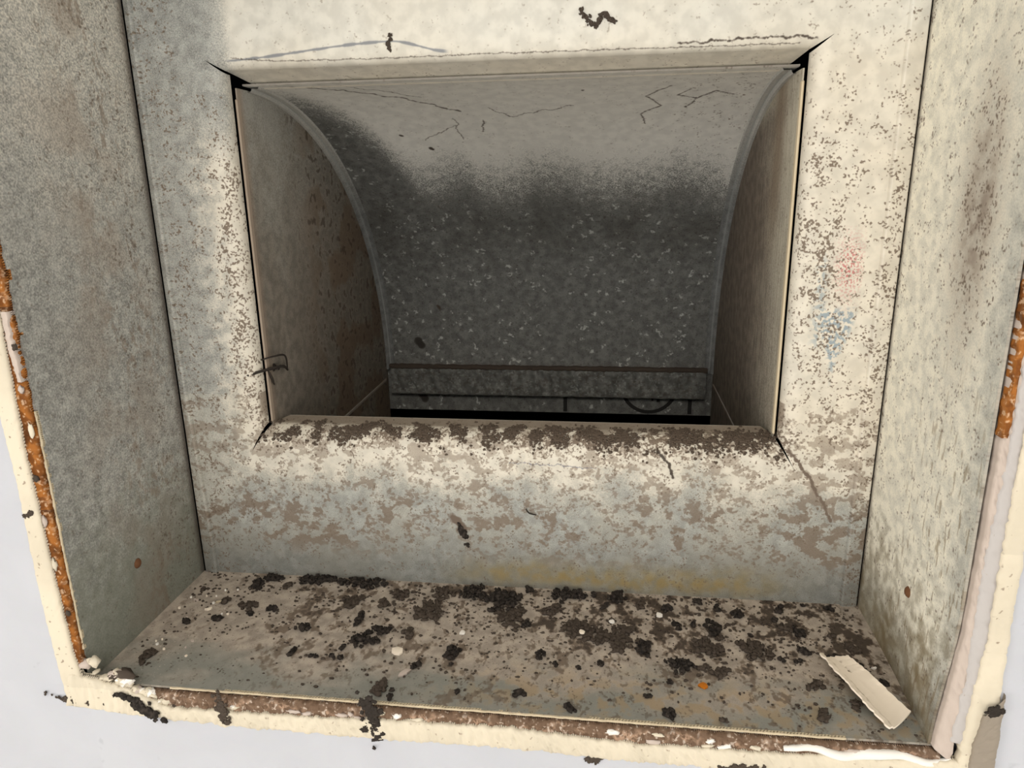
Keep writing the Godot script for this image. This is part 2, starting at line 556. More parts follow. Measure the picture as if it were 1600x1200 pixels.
func paint_plaster(x: float, y: float, X: int, Y: int) -> Vector3:
	var b := at(NB, X, Y)
	var c := Vector3(0.42, 0.34, 0.275).lerp(Vector3(0.68, 0.565, 0.475), ss(0.45, 0.95, b) * ss(0.2, 0.8, at(NA, X * 2, Y)))
	c = c.lerp(Vector3(0.34, 0.26, 0.20), ss(0.72, 0.9, at(NC, X + 40, Y)) * 0.8)
	return c.lerp(Vector3(0.84, 0.79, 0.74), ss(0.88, 0.94, at(NC, X + 350, Y + 60)) * 0.8)


func paint_wall(x: float, y: float, X: int, Y: int) -> Vector3:
	return Vector3(0.735, 0.742, 0.768) * (0.985 + 0.02 * at(NA, X, Y)) - Vector3.ONE * 0.05 * ss(0.93, 0.99, at(NB, X, Y) * 0.6 + at(NA, X * 2, Y) * 0.4)


func paint_dirt(x: float, y: float, X: int, Y: int) -> Vector3:
	return Vector3(0.185, 0.165, 0.15) * (0.6 + 0.8 * at(NC, X, Y))


func mat(tex: Texture2D, rough := 0.75, metal := 0.0, spec := 0.4) -> StandardMaterial3D:
	var m := StandardMaterial3D.new()
	m.albedo_texture = tex
	m.roughness = rough
	m.metallic = metal
	m.metallic_specular = spec
	return m


func plain(c: Color, rough := 0.85, metal := 0.0) -> StandardMaterial3D:
	var m := StandardMaterial3D.new()
	m.albedo_color = c
	m.roughness = rough
	m.metallic = metal
	m.metallic_specular = 0.3
	return m


func world_mat(tex: Texture2D, scale: float, rough := 0.85) -> StandardMaterial3D:
	var m := mat(tex, rough, 0.0, 0.3)
	m.uv1_triplanar = true
	m.uv1_world_triplanar = true
	m.uv1_scale = Vector3.ONE * scale
	return m


# ---------------------------------------------------------------- the scene
func _ready() -> void:
	# camera
	var cam := Camera3D.new()
	cam.name = "camera"
	cam.transform = Transform3D(Basis(Vector3(0.99175727, -0.01754786, -0.12692354), Vector3(-0.01771256, 0.96229107, -0.27144457), Vector3(0.12690066, 0.27145526, 0.95404835)), Vector3(0.26684, 0.25207, 0.41113))
	cam.fov = 55.454
	cam.near = 0.02
	cam.far = 30.0
	var ca := CameraAttributesPhysical.new()
	cam.attributes = null
	add_child(cam)
	cam.current = true
	# air
	var we := WorldEnvironment.new()
	we.name = "environment"
	var env := Environment.new()
	env.background_mode = Environment.BG_COLOR
	env.background_color = Color(0.01, 0.01, 0.01)
	env.tonemap_mode = Environment.TONE_MAPPER_LINEAR
	env.tonemap_exposure = 0.84
	env.sdfgi_enabled = true
	env.ssao_enabled = true
	env.ssil_enabled = true
	we.environment = env
	add_child(we)
	# the room's lamps
	lamp_light("window_1_light", Vector3(-0.2, 0.05, 2.77), Vector3(-0.2, 0.05, 0.0), Vector2(1.9, 1.6), 1.15, Color(0.97, 0.985, 1.0))
	lamp_light("window_2_light", Vector3(-1.57, -0.05, 1.35), Vector3(1.0, -0.05, 1.3501), Vector2(1.5, 1.7), 2.0, Color(1.0, 0.985, 0.96))
	lamp_light("window_3_light", Vector3(1.97, -0.05, 1.35), Vector3(-1.0, -0.05, 1.3501), Vector2(1.5, 1.7), 0.85, Color(0.97, 0.985, 1.0))
	lamp_light("ceiling_lamp_light", Vector3(0.3, 1.075, 1.3), Vector3(0.3, 0.0, 1.3001), Vector2(0.7, 0.7), 1.0, Color(1.0, 0.97, 0.93))

	NA = noise(1, 1.0 / 170.0, 5)
	NB = noise(2, 1.0 / 34.0, 4)
	NC = noise(3, 1.0 / 11.0, 3)
	ND = noise(4, 0.45, 1)
	NE = noise(5, 1.0 / 10.0, 1, FastNoiseLite.TYPE_CELLULAR)
	NF = noise(6, 1.0 / 5.0, 2)
	NS = blend(noise(7, 1.0 / 5.5, 2), NC, NB, 0.40, 0.34, 0.26)
	NP = blend(NB, NC, NF, 0.52, 0.32, 0.16)
	NQ = blend(NA, NB, NC, 0.30, 0.48, 0.22)
	materials()
	room()
	wall_edges()
	duct_box()
	elbow()
	debris()


func lamp_light(called: String, at_: Vector3, to: Vector3, size: Vector2, energy: float, col: Color) -> void:
	var l := AreaLight3D.new()
	l.name = called
	add_child(l)
	l.look_at_from_position(at_, to, Vector3(0.1, 1, 0.2).normalized())
	l.area_size = size
	l.light_energy = energy
	l.light_color = col
	l.area_range = 8.0
	l.area_attenuation = 2.0
	l.shadow_enabled = true


func materials() -> void:
	var ink := Color(0.28, 0.245, 0.215)
	M.plate = mat(paint(W, H, DENS, paint_plate, [
		[[Vector2(0.372, 0.098), Vector2(0.384, 0.083), Vector2(0.394, 0.066), Vector2(0.400, 0.054)], 0.0010, Color(0.42, 0.365, 0.32), 0.45],
		[[Vector2(0.210, 0.085), Vector2(0.240, 0.0845), Vector2(0.262, 0.083)], 0.0003, Color(0.5, 0.5, 0.53), 0.6],
		[[Vector2(0.298, 0.094), Vector2(0.305, 0.088), Vector2(0.308, 0.078)], 0.0009, ink, 0.5],
		[[Vector2(0.172, 0.048), Vector2(0.176, 0.045), Vector2(0.181, 0.038)], 0.0022, Color(0.42, 0.365, 0.32), 0.35],
		[[Vector2(0.060, 0.318), Vector2(0.085, 0.3155), Vector2(0.14, 0.3148), Vector2(0.20, 0.3150), Vector2(0.36, 0.3140)], 0.0003, ink, 0.35],
		[[Vector2(0.30, 0.3160), Vector2(0.34, 0.3172), Vector2(0.368, 0.3168)], 0.0005, ink, 0.45]]), 0.6, 0.0, 0.4)
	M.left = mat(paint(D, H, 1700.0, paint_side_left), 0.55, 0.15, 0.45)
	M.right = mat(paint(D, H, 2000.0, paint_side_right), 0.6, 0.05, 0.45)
	M.floor = mat(paint(W, D, DENS, paint_floor), 0.85, 0.0, 0.25)
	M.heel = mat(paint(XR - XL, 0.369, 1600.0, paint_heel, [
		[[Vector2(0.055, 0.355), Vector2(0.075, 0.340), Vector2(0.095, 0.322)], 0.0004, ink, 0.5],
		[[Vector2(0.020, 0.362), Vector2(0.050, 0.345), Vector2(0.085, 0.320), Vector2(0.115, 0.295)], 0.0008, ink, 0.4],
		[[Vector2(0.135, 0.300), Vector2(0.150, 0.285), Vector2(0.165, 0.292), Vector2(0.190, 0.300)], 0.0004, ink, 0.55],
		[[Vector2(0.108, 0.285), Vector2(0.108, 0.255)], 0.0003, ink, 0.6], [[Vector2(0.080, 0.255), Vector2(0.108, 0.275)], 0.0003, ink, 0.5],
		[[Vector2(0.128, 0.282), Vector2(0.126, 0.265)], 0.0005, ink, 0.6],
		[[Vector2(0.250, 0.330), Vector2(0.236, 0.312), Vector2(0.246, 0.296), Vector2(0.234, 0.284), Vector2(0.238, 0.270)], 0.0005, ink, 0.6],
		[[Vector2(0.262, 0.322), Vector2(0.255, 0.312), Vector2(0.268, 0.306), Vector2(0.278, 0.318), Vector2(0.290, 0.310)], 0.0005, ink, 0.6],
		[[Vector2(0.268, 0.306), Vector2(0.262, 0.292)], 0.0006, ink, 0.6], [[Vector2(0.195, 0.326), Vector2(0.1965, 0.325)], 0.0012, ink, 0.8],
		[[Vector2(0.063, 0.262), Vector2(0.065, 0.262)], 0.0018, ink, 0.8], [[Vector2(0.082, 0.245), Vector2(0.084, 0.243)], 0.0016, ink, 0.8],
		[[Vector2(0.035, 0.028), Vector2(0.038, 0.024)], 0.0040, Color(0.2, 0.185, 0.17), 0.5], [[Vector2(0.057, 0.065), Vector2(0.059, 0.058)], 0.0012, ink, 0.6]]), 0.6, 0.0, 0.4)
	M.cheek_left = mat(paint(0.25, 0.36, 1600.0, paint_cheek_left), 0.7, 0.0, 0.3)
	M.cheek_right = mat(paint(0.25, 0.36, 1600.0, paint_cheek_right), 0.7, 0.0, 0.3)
	M.cast = mat(paint(0.16, 0.03, 2400.0, paint_cast), 0.65, 0.1, 0.4)
	M.band = world_mat(paint(0.1, 0.1, 3000.0, paint_band), 10.0, 0.6)
	M.rust = world_mat(paint(0.1, 0.1, 3000.0, paint_rust), 10.0, 0.85)
	M.plaster = world_mat(paint(0.1, 0.1, 3000.0, paint_plaster), 10.0, 0.9)
	M.wall = world_mat(paint(0.3, 0.3, 1200.0, paint_wall), 3.3333, 0.7)
	M.dirt = world_mat(paint(0.1, 0.1, 3000.0, paint_dirt), 10.0, 0.95)
	M.soft = plain(Color(0.285, 0.25, 0.22), 0.95)
	M.filler = plain(Color(0.71, 0.69, 0.68), 0.8)
	M.soot = plain(Color(0.20, 0.178, 0.16), 0.95)
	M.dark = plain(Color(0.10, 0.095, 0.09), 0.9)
	M.metal = plain(Color(0.56, 0.57, 0.56), 0.5, 0.3)
	M.edge = plain(Color(0.80, 0.74, 0.63), 0.6)
	M.hem = plain(Color(0.62, 0.56, 0.50), 0.6)
	M.seam = mat(paint(0.008, 0.369, 2000.0, paint_seam), 0.6, 0.0, 0.4)
	M.lint = plain(Color(0.35, 0.305, 0.265), 0.95)
	M.white = plain(Color(0.92, 0.90, 0.87), 0.7)
	M.paint = plain(Color(0.94, 0.89, 0.82), 0.6)
	M.pink = plain(Color(0.74, 0.685, 0.645), 0.85)
	M.greypaint = plain(Color(0.56, 0.52, 0.47), 0.8)
	M.rusthead = plain(Color(0.42, 0.29, 0.20), 0.8, 0.2)
	M.amber = plain(Color(0.72, 0.42, 0.10), 0.5)
	M.stamp = plain(Color(0.17, 0.165, 0.16), 0.8)
	M.ceil = plain(Color(0.88, 0.88, 0.87), 0.9)
	M.carpet = plain(Color(0.80, 0.78, 0.75), 0.8)
	M.lamp_body = plain(Color(0.15, 0.15, 0.16), 0.5, 0.4)
	var e := plain(Color(1, 1, 1), 0.5)
	e.emission_enabled = true
	e.emission = Color(1.0, 0.97, 0.92)
	e.emission_energy_multiplier = 1.0
	M.glow = e


func structure(called: String, mb: MB, m: Material, label: String, category: String) -> MeshInstance3D:
	var o := part(called, mb, m, self)
	tag(o, label, category, "", "structure")
	return o


func numbered_window() -> String:
	var i := 1
	while has_node("window_%d" % i): i += 1
	return "window_%d" % i


func room() -> void:
	var x0 := -1.6
	var x1 := 2.0
	var y0 := -1.3
	var y1 := 1.1
	var z1 := 2.8
	# the wall with its hole: a ring of four bodies, 10 cm thick
	var mb := MB.new()
	var hx0 := -0.0105
	var hx1 := W + 0.0135
	var hy0 := -0.0105
	var hy1 := H + 0.0105
	var zb := FZ - 0.10
	var s := 1.0
	for zz in [[FZ, Vector3(0, 0, 1)], [zb, Vector3(0, 0, -1)]]:
		var z: float = zz[0]
		mb.quad(Vector3(x0, y0, z), Vector3(hx0, y0, z), Vector3(hx0, y1, z), Vector3(x0, y1, z), zz[1], s)
		mb.quad(Vector3(hx1, y0, z), Vector3(x1, y0, z), Vector3(x1, y1, z), Vector3(hx1, y1, z), zz[1], s)
		mb.quad(Vector3(hx0, y0, z), Vector3(hx1, y0, z), Vector3(hx1, hy0, z), Vector3(hx0, hy0, z), zz[1], s)
		mb.quad(Vector3(hx0, hy1, z), Vector3(hx1, hy1, z), Vector3(hx1, y1, z), Vector3(hx0, y1, z), zz[1], s)
	mb.quad(Vector3(hx0, hy0, zb), Vector3(hx0, hy1, zb), Vector3(hx0, hy1, FZ), Vector3(hx0, hy0, FZ), Vector3(1, 0, 0))
	mb.quad(Vector3(hx1, hy0, zb), Vector3(hx1, hy1, zb), Vector3(hx1, hy1, FZ), Vector3(hx1, hy0, FZ), Vector3(-1, 0, 0))
	mb.quad(Vector3(hx0, hy0, zb), Vector3(hx1, hy0, zb), Vector3(hx1, hy0, FZ), Vector3(hx0, hy0, FZ), Vector3(0, 1, 0))
	mb.quad(Vector3(hx0, hy1, zb), Vector3(hx1, hy1, zb), Vector3(hx1, hy1, FZ), Vector3(hx0, hy1, FZ), Vector3(0, -1, 0))
	structure("wall_front", mb, M.wall, "pale grey-blue painted wall around the ragged duct hole", "wall")
	var cx := (x0 + x1) / 2
	var w := x1 - x0
	for r in [["floor", Vector3(cx, y0 - 0.05, z1 / 2 + 0.03), Vector3(w, 0.1, z1 + 0.1), M.carpet, "plain pale room floor below the duct hole", "floor"],
			["ceiling", Vector3(cx, y1 + 0.05, z1 / 2 + 0.03), Vector3(w, 0.1, z1 + 0.1), M.ceil, "plain white room ceiling above the duct hole", "ceiling"],
			["wall_left", Vector3(x0 - 0.05, (y0 + y1) / 2, z1 / 2 + 0.03), Vector3(0.1, y1 - y0, z1 + 0.1), M.ceil, "plain white side wall of the room, left of the duct hole", "wall"],
			["wall_right", Vector3(x1 + 0.05, (y0 + y1) / 2, z1 / 2 + 0.03), Vector3(0.1, y1 - y0, z1 + 0.1), M.ceil, "plain white side wall of the room, right of the duct hole", "wall"],
			["wall_rear", Vector3(cx, (y0 + y1) / 2, z1 + 0.05), Vector3(w, y1 - y0, 0.1), M.ceil, "plain white room wall facing the duct hole", "wall"]]:
		var b := MB.new()
		box(b, r[1], r[2])
		structure(r[0], b, r[3], r[4], r[5])
	# large frosted windows in the other walls, out of the photograph
	for q in [[Vector3(-0.2, 0.05, 2.795), 0.0, 1.9, 1.6, "wide frosted window with a white frame in the wall facing the duct hole"], [Vector3(-1.595, -0.05, 1.35), PI / 2, 1.5, 1.7, "tall frosted window with a white frame in the side wall left of the duct hole"], [Vector3(1.995, -0.05, 1.35), -PI / 2, 1.5, 1.7, "tall frosted window with a white frame in the side wall right of the duct hole"]]:
		var wf := MB.new()
		var ww: float = q[2]
		var wh: float = q[3]
		for e in [[Vector3(0, wh / 2 + 0.03, 0), Vector3(ww + 0.12, 0.06, 0.04)], [Vector3(0, -wh / 2 - 0.03, 0), Vector3(ww + 0.12, 0.06, 0.04)], [Vector3(-ww / 2 - 0.03, 0, 0), Vector3(0.06, wh, 0.04)], [Vector3(ww / 2 + 0.03, 0, 0), Vector3(0.06, wh, 0.04)]]:
			box(wf, e[0], e[1], 0.004)
		var wn := structure(numbered_window(), wf, M.white, q[4], "window")
		wn.position = q[0]
		wn.rotation.y = q[1]
		var pn := MB.new()
		box(pn, Vector3(0, 0, -0.004), Vector3(ww, wh, 0.008), 0.001)
		part("pane", pn, M.glow, wn)
	# lamp above the camera
	var cl := thing("ceiling_lamp", Vector3(0.3, 1.1, 1.3))
	tag(cl, "flat square white lamp on the room ceiling", "lamp")
	var f := MB.new()
	box(f, Vector3(0, -0.0075, 0), Vector3(0.76, 0.015, 0.76), 0.004)
	part("frame", f, M.white, cl)
	var g := MB.new()
	box(g, Vector3(0, -0.0165, 0), Vector3(0.70, 0.003, 0.70), 0.001)
	part("diffuser", g, M.glow, cl)


func wall_edges() -> void:
	var wall := get_node("wall_front")
	var b := MB.new()
	# cream paint left by the old grille, one strip per side
	band(b, [Vector2(-0.0055, 0.42), Vector2(-0.0052, 0.2), Vector2(-0.0066, 0.132), Vector2(-0.0052, 0.063), Vector2(-0.0035, 0.018), Vector2(0.0, -0.004)], [Vector2(-0.0165, 0.42), Vector2(-0.0158, 0.148), Vector2(-0.0145, 0.116), Vector2(-0.0152, 0.064), Vector2(-0.0145, 0.027), Vector2(-0.0125, -0.0135)], FZ - 0.003, FZ + 0.0008, 260, 0.0004, 11, 0.0003)
	part("paint_band", b, M.band, wall)
	b = MB.new()
	band(b, [Vector2(-0.008, 0.008), Vector2(0.02, 0.002), Vector2(0.046, -0.0088), Vector2(0.083, -0.0083), Vector2(0.119, -0.0082), Vector2(0.16, -0.0062), Vector2(0.2245, -0.0052), Vector2(0.256, -0.0072), Vector2(0.286, -0.0086), Vector2(0.345, -0.0076), Vector2(0.396, -0.0062), Vector2(0.436, -0.004)], [Vector2(-0.0125, -0.0128), Vector2(0.03, -0.0157), Vector2(0.092, -0.0176), Vector2(0.16, -0.0178), Vector2(0.2245, -0.0169), Vector2(0.2865, -0.0187), Vector2(0.35, -0.0186), Vector2(0.44, -0.018)], FZ - 0.003, FZ + 0.0014, 420, 0.0007, 12, 0.0011)
	part("paint_band", b, M.band, wall)
	b = MB.new()
	band(b, [Vector2(0.431, 0.42), Vector2(0.430, 0.166), Vector2(0.4295, 0.103), Vector2(0.4300, 0.060), Vector2(0.4280, 0.024), Vector2(0.4265, -0.016)], [Vector2(0.440, 0.42), Vector2(0.4385, 0.2), Vector2(0.438, 0.113), Vector2(0.4385, 0.07), Vector2(0.4392, 0.04), Vector2(0.4425, -0.014)], FZ - 0.003, FZ + 0.0014, 260, 0.0005, 13, 0.0006)
	part("paint_band", b, M.band, wall)
	b = MB.new()
	band(b, [Vector2(-0.006, 0.426), Vector2(0.43, 0.426)], [Vector2(-0.016, 0.438), Vector2(0.44, 0.438)], FZ - 0.003, FZ + 0.001, 200, 0.0008, 14, 0.0005)
	part("paint_band", b, M.band, wall)
	# what lies between the metal and the paint
	b = MB.new()
	band(b, [Vector2(-0.0008, 0.235), Vector2(-0.0008, 0.03), Vector2(-0.0002, 0.011)], [Vector2(-0.0095, 0.235), Vector2(-0.0090, 0.10), Vector2(-0.007, 0.012)], FZ - 0.006, FZ - 0.0012, 200, 0.0006, 21, 0.0006)
	part("rusty_edge", b, M.rust, wall)
	b = MB.new()
	band(b, [Vector2(-0.0008, 0.42), Vector2(-0.0008, 0.236)], [Vector2(-0.0095, 0.42), Vector2(-0.0095, 0.236)], FZ - 0.006, FZ - 0.0008, 120, 0.0006, 22, 0.0006)
	part("plaster_edge", b, M.pink, wall)
	b = MB.new()
	band(b, [Vector2(-0.0012, 0.198), Vector2(-0.0012, 0.180), Vector2(-0.001, 0.165)], [Vector2(-0.0045, 0.198), Vector2(-0.0050, 0.180), Vector2(-0.003, 0.165)], FZ - 0.005, FZ - 0.0002, 40, 0.0005, 23, 0.0004)
	part("plaster_flake", b, M.pink, wall)
	b = MB.new()
	band(b, [Vector2(0.03, -0.0012), Vector2(0.42, -0.0012)], [Vector2(0.03, -0.0112), Vector2(0.42, -0.0112)], FZ - 0.006, FZ - 0.0008, 420, 0.0005, 24, 0.0012)
	part("plaster_edge", b, M.plaster, wall)
	b = MB.new()
	band(b, [Vector2(0.4224, 0.42), Vector2(0.4224, 0.11), Vector2(0.4216, 0.06), Vector2(0.419, 0.028), Vector2(0.4165, 0.001)], [Vector2(0.4275, 0.42), Vector2(0.4275, 0.16), Vector2(0.426, 0.103), Vector2(0.4262, 0.06), Vector2(0.4255, 0.024), Vector2(0.425, -0.006)], FZ - 0.006, FZ - 0.0004, 260, 0.0004, 25, 0.0008)
	part("plaster_edge", b, M.pink, wall)
	b = MB.new()
	band(b, [Vector2(0.4255, 0.42), Vector2(0.4255, 0.14), Vector2(0.4235, 0.09), Vector2(0.4245, 0.04), Vector2(0.4225, 0.006)], [Vector2(0.4305, 0.42), Vector2(0.4305, 0.166), Vector2(0.4305, 0.103), Vector2(0.4310, 0.060), Vector2(0.4290, 0.004)], FZ - 0.005, FZ + 0.0002, 260, 0.0006, 26, 0.0006)
	part("filler_strip", b, M.filler, wall)
	b = MB.new()
	band(b, [Vector2(0.4222, 0.275), Vector2(0.4222, 0.150)], [Vector2(0.4262, 0.275), Vector2(0.4245, 0.150)], FZ - 0.005, FZ + 0.0003, 90, 0.0005, 27, 0.0006)
	part("rusty_edge", b, M.rust, wall)
	# grey corner patch and white filler bead at the lower right
	b = MB.new()
	band(b, [Vector2(0.4335, 0.022), Vector2(0.4315, 0.006), Vector2(0.4310, -0.012)], [Vector2(0.4410, 0.033), Vector2(0.4415, 0.012), Vector2(0.4420, -0.008)], FZ - 0.002, FZ + 0.0028, 50, 0.0005, 28, 0.0004)
	part("corner_patch", b, M.greypaint, wall)
	b = MB.new()
	var pts := []
	for i in 15: pts.append(Vector3(0.352 + i * 0.0052, -0.0052 + 0.0014 * sin(i * 0.9), FZ - 0.0005 + 0.0007 * sin(i * 1.7)))
	tube(b, pts, 0.0030, 0.5)
	part("filler_bead", b, M.white, wall)
	# thin painted rim of the duct's floor sheet
	b = MB.new()
	band(b, [Vector2(0.045, 0.0003), Vector2(0.38, 0.0003)], [Vector2(0.045, -0.0006), Vector2(0.38, -0.0006)], D - 0.001, D + 0.0008, 220, 0.0002, 29, 0.0002)
	part("painted_rim", b, M.edge, wall)
	b = MB.new()
	band(b, [Vector2(0.0002, 0.15), Vector2(0.0002, 0.02)], [Vector2(-0.0006, 0.15), Vector2(-0.0006, 0.02)], D - 0.001, D + 0.0008, 120, 0.0003, 30, 0.0002)
	part("painted_rim", b, M.edge, wall)
	# crumbled plaster in the lower left corner
	rng.seed = 55
	for i in 26:
		var t := rng.randf()
		var p := Vector2(0.003, 0.012).lerp(Vector2(0.046, -0.004), t) + Vector2(rng.randf_range(-0.004, 0.004), rng.randf_range(-0.006, 0.002))
		var r := rng.randf_range(0.0012, 0.0036)
		var q := MB.new()
		blob(q, Vector3(p.x, p.y, FZ - 0.002), Vector3(r * rng.randf_range(1.0, 1.9), r * rng.randf_range(0.6, 1.0), 0.0022), Basis(Vector3(0, 0, 1), rng.randf_range(-0.7, 0.7)), 100 + i, 0.3, 9, 7, false)
		part("plaster_lump", q, [M.band, M.pink, M.band, M.white, M.soft, M.band][i % 6], wall)
	# chips along the bottom edge
	for i in 24:
		var p := Vector2(rng.randf_range(0.06, 0.40), rng.randf_range(-0.0085, -0.003))
		var q := MB.new()
		blob(q, Vector3(p.x, p.y, FZ - 0.0006), Vector3(rng.randf_range(0.0012, 0.0045), rng.randf_range(0.0007, 0.0015), 0.0009), Basis(Vector3(0, 0, 1), rng.randf_range(-0.3, 0.3)), 200 + i, 0.35, 9, 6, false)
		part("plaster_chip", q, [M.white, M.band, M.pink][i % 3], wall)
	# a few along the left edge
	for i in 9:
		var q := MB.new()
		blob(q, Vector3(rng.randf_range(-0.006, -0.001), 0.235 - i * 0.024 + rng.randf_range(-0.006, 0.006), FZ - 0.0006), Vector3(0.0014, rng.randf_range(0.001, 0.004), 0.0009), Basis(), 300 + i, 0.35, 9, 6, false)
		part("plaster_chip", q, [M.pink, M.band, M.soft][i % 3], wall)


# ---------------------------------------------------------------- the duct box
func duct_box() -> void:
	var o := thing("duct_box", Vector3.ZERO)
	tag(o, "open galvanised sheet-metal duct box with cream overspray recessed in the wall", "duct")
	var th := 0.0012
	var b := MB.new()
	sheet(b, func(u, w): return Vector3(0.0004 * sin(w * 9.0) * u, H * w, D * u), 8, 40, th, func(u, w, p): return Vector2(u, 1.0 - w), -1.0)
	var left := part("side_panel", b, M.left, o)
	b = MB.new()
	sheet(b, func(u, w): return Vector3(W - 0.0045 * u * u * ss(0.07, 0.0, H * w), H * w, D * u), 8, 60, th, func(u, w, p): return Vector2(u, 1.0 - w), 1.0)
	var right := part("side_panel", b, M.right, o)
	b = MB.new()
	sheet(b, func(u, w): return Vector3(W * u, 0.0005 * sin(u * 14.0) * w, D * w), 40, 8, th, func(u, w, p): return Vector2(u, w), -1.0)
	part("bottom_panel", b, M.floor, o)
	b = MB.new()
	sheet(b, func(u, w): return Vector3(W * u, H, D * w), 8, 8, th, func(u, w, p): return Vector2(u, w), 1.0)
	part("top_panel", b, M.right, o)
	# back plate: four bent strips round the opening
	var puv := func(p: Vector2): return Vector2(p.x / W, 1.0 - p.y / H)
	plate_strip(o, Vector2(0.0012, YB), Vector2(0, 1), XL - 0.0012, 0.009, 0.0015, YT - YB, "left", puv)
	plate_strip(o, Vector2(W - 0.0006, YB), Vector2(0, 1), -(W - 0.0006 - XR), 0.009, 0.0015, YT - YB, "right", puv)
	plate_strip(o, Vector2(XL, 0), Vector2(1, 0), YB, 0.016, 0.0140, XR - XL, "bottom", puv)
	plate_strip(o, Vector2(XL, H), Vector2(1, 0), -(H - YT), 0.006, 0.026, XR - XL, "top", puv)
	# raised folded flanges down both sides of the back plate
	for sgn in [[0.0013, 1.0, 0.0044, 0.0085], [W - 0.0007, -1.0, 0.0092, 0.0092]]:
		b = MB.new()
		var bx: float = sgn[0]
		var dx: float = sgn[1]
		sheet(b, func(u, w):
			var wd: float = lerpf(sgn[3], sgn[2], ss(0.0, 0.15, H * w))
			var q: float = clampf(u, 0.0, 1.0) * 6.0
			var pr := [Vector2(-0.0004, -0.003), Vector2(0.0, 0.0006), Vector2(0.0006, 0.0012), Vector2(wd - 0.0008, 0.0023), Vector2(wd, 0.0020), Vector2(wd + 0.0005, 0.0008), Vector2(wd + 0.0006, -0.0006)]
			var i := mini(int(q), 5)
			var p: Vector2 = pr[i].lerp(pr[i + 1], q - i)
			return Vector3(bx + dx * p.x, H * w, p.y), 18, 24, 0.0005, func(u, w, p): return Vector2(p.x / W, 1.0 - w), dx)
		part("flange", b, M.plate, o)
	# screws
	screw(left, Vector3(0.0004, 0.0415, 0.0638), Vector3(1, 0, 0))
	screw(right, Vector3(W - 0.0003, 0.0481, 0.0636), Vector3(-1, 0, 0))


func screw(parent: Node, at_: Vector3, n: Vector3) -> void:
	var b := MB.new()
	var bs := Basis(Quaternion(Vector3(0, 1, 0), n))
	var prof := [Vector2(0.0, 0.0016), Vector2(0.0012, 0.0015), Vector2(0.0022, 0.0010), Vector2(0.0028, 0.0003), Vector2(0.0030, 0.0)]
	var prev := []
	for q in prof:
		var ring := []
		for i in 13:
			var d := Vector3(cos(TAU * i / 12.0), 0, sin(TAU * i / 12.0))
			ring.append(b.add(at_ + bs * (d * q.x + Vector3(0, q.y, 0)), (bs * (d * q.x * 280.0 + Vector3(0, 0.6, 0))).normalized()))
		if prev:
			for i in 12:
				b.tri(prev[i], prev[i + 1], ring[i + 1]); b.tri(prev[i], ring[i + 1], ring[i])
		prev = ring
	part("screw_head", b, M.rusthead, parent)


# one side of the back plate: flat, then rolled with radius r into a collar of depth dep.
# o: outer edge start, along: direction of the edge, reach: signed distance from the outer edge to the opening
func plate_strip(parent: Node3D, o: Vector2, along: Vector2, reach: float, r: float, dep: float, len_: float, which: String, puv: Callable) -> void:
	var inw := Vector2(along.y, along.x) * signf(reach)
	var flat_ := absf(reach) - r
	var arc := r * PI / 2
	var total := flat_ + arc + dep
	var b := MB.new()
	var horizontal := which == "top" or which == "bottom"
	var f := func(u: float, w: float) -> Vector3:
		# w along the profile, u along the edge; ends follow a mitre on the flat part of the side strips
		var s := w * total
		var d := s
		var z := 0.0
		if s > flat_:
			var t := minf((s - flat_) / r, PI / 2)
			d = flat_ + r * sin(t)
			z = -r * (1.0 - cos(t))
			if s > flat_ + arc: z -= s - flat_ - arc
		if which == "top" and s > flat_ + arc: d += (s - flat_ - arc) * 0.26
		var inset := 0.0
		var lo := 0.0
		var hi := len_
		if horizontal:
			# the flat reaches the rolled part of the side strips; the roll is cut back on a diagonal
			var fr := 0.0
			if s > flat_: fr = sin(minf((s - flat_) / r, PI / 2))
			inset = -0.009 * (1.0 - fr) + 0.0012 * fr + 0.30 * maxf(0.0, s - flat_ - arc)
			lo = inset; hi = len_ - inset
		else:
			# side strips run the full height beside the opening
			if s <= flat_: lo = -YB; hi = len_ + (H - YT)
			else:
				var fr := sin(minf((s - flat_) / r, PI / 2))
				lo = -0.016 * (1.0 - fr) + 0.0012 * fr; hi = len_ + 0.006 * (1.0 - fr) - 0.0012 * fr
		var p := o + along * lerpf(lo, hi, u) + inw * d
		return Vector3(p.x, p.y, z)
	var uv := func(u: float, w: float, p: Vector3) -> Vector2:
		var q := Vector2(p.x, p.y)
		var s := w * total
		if horizontal: q = Vector2(p.x, o.y + inw.y * s)
		else: q = Vector2(o.x + inw.x * s, p.y)
		return puv.call(q)
	# profile samples bunch up where it bends
	var ws := []
	for i in 7: ws.append(flat_ * i / 6.0)
	ws.append(flat_ + 0.0001)
	for i in range(1, 11): ws.append(flat_ + arc * i / 10.0)
	for i in range(1, 5): ws.append(flat_ + arc + dep * i / 4.0)
	var wf := func(u: float, j: float) -> Vector3:
		var x := j * (ws.size() - 1)
		var k := mini(int(x), ws.size() - 2)
		return f.call(u, lerpf(ws[k], ws[k + 1], x - k) / total)
	var wuv := func(u: float, j: float, p: Vector3) -> Vector2:
		var x := j * (ws.size() - 1)
		var k := mini(int(x), ws.size() - 2)
		return uv.call(u, lerpf(ws[k], ws[k + 1], x - k) / total, p)
	var test: Vector3 = (f.call(0.51, 0.1) - f.call(0.5, 0.1)).cross(f.call(0.5, 0.11) - f.call(0.5, 0.1))
	sheet(b, wf, 24, ws.size() - 1, 0.0007, wuv, signf(test.z))
	part("back_plate", b, M.plate, parent)


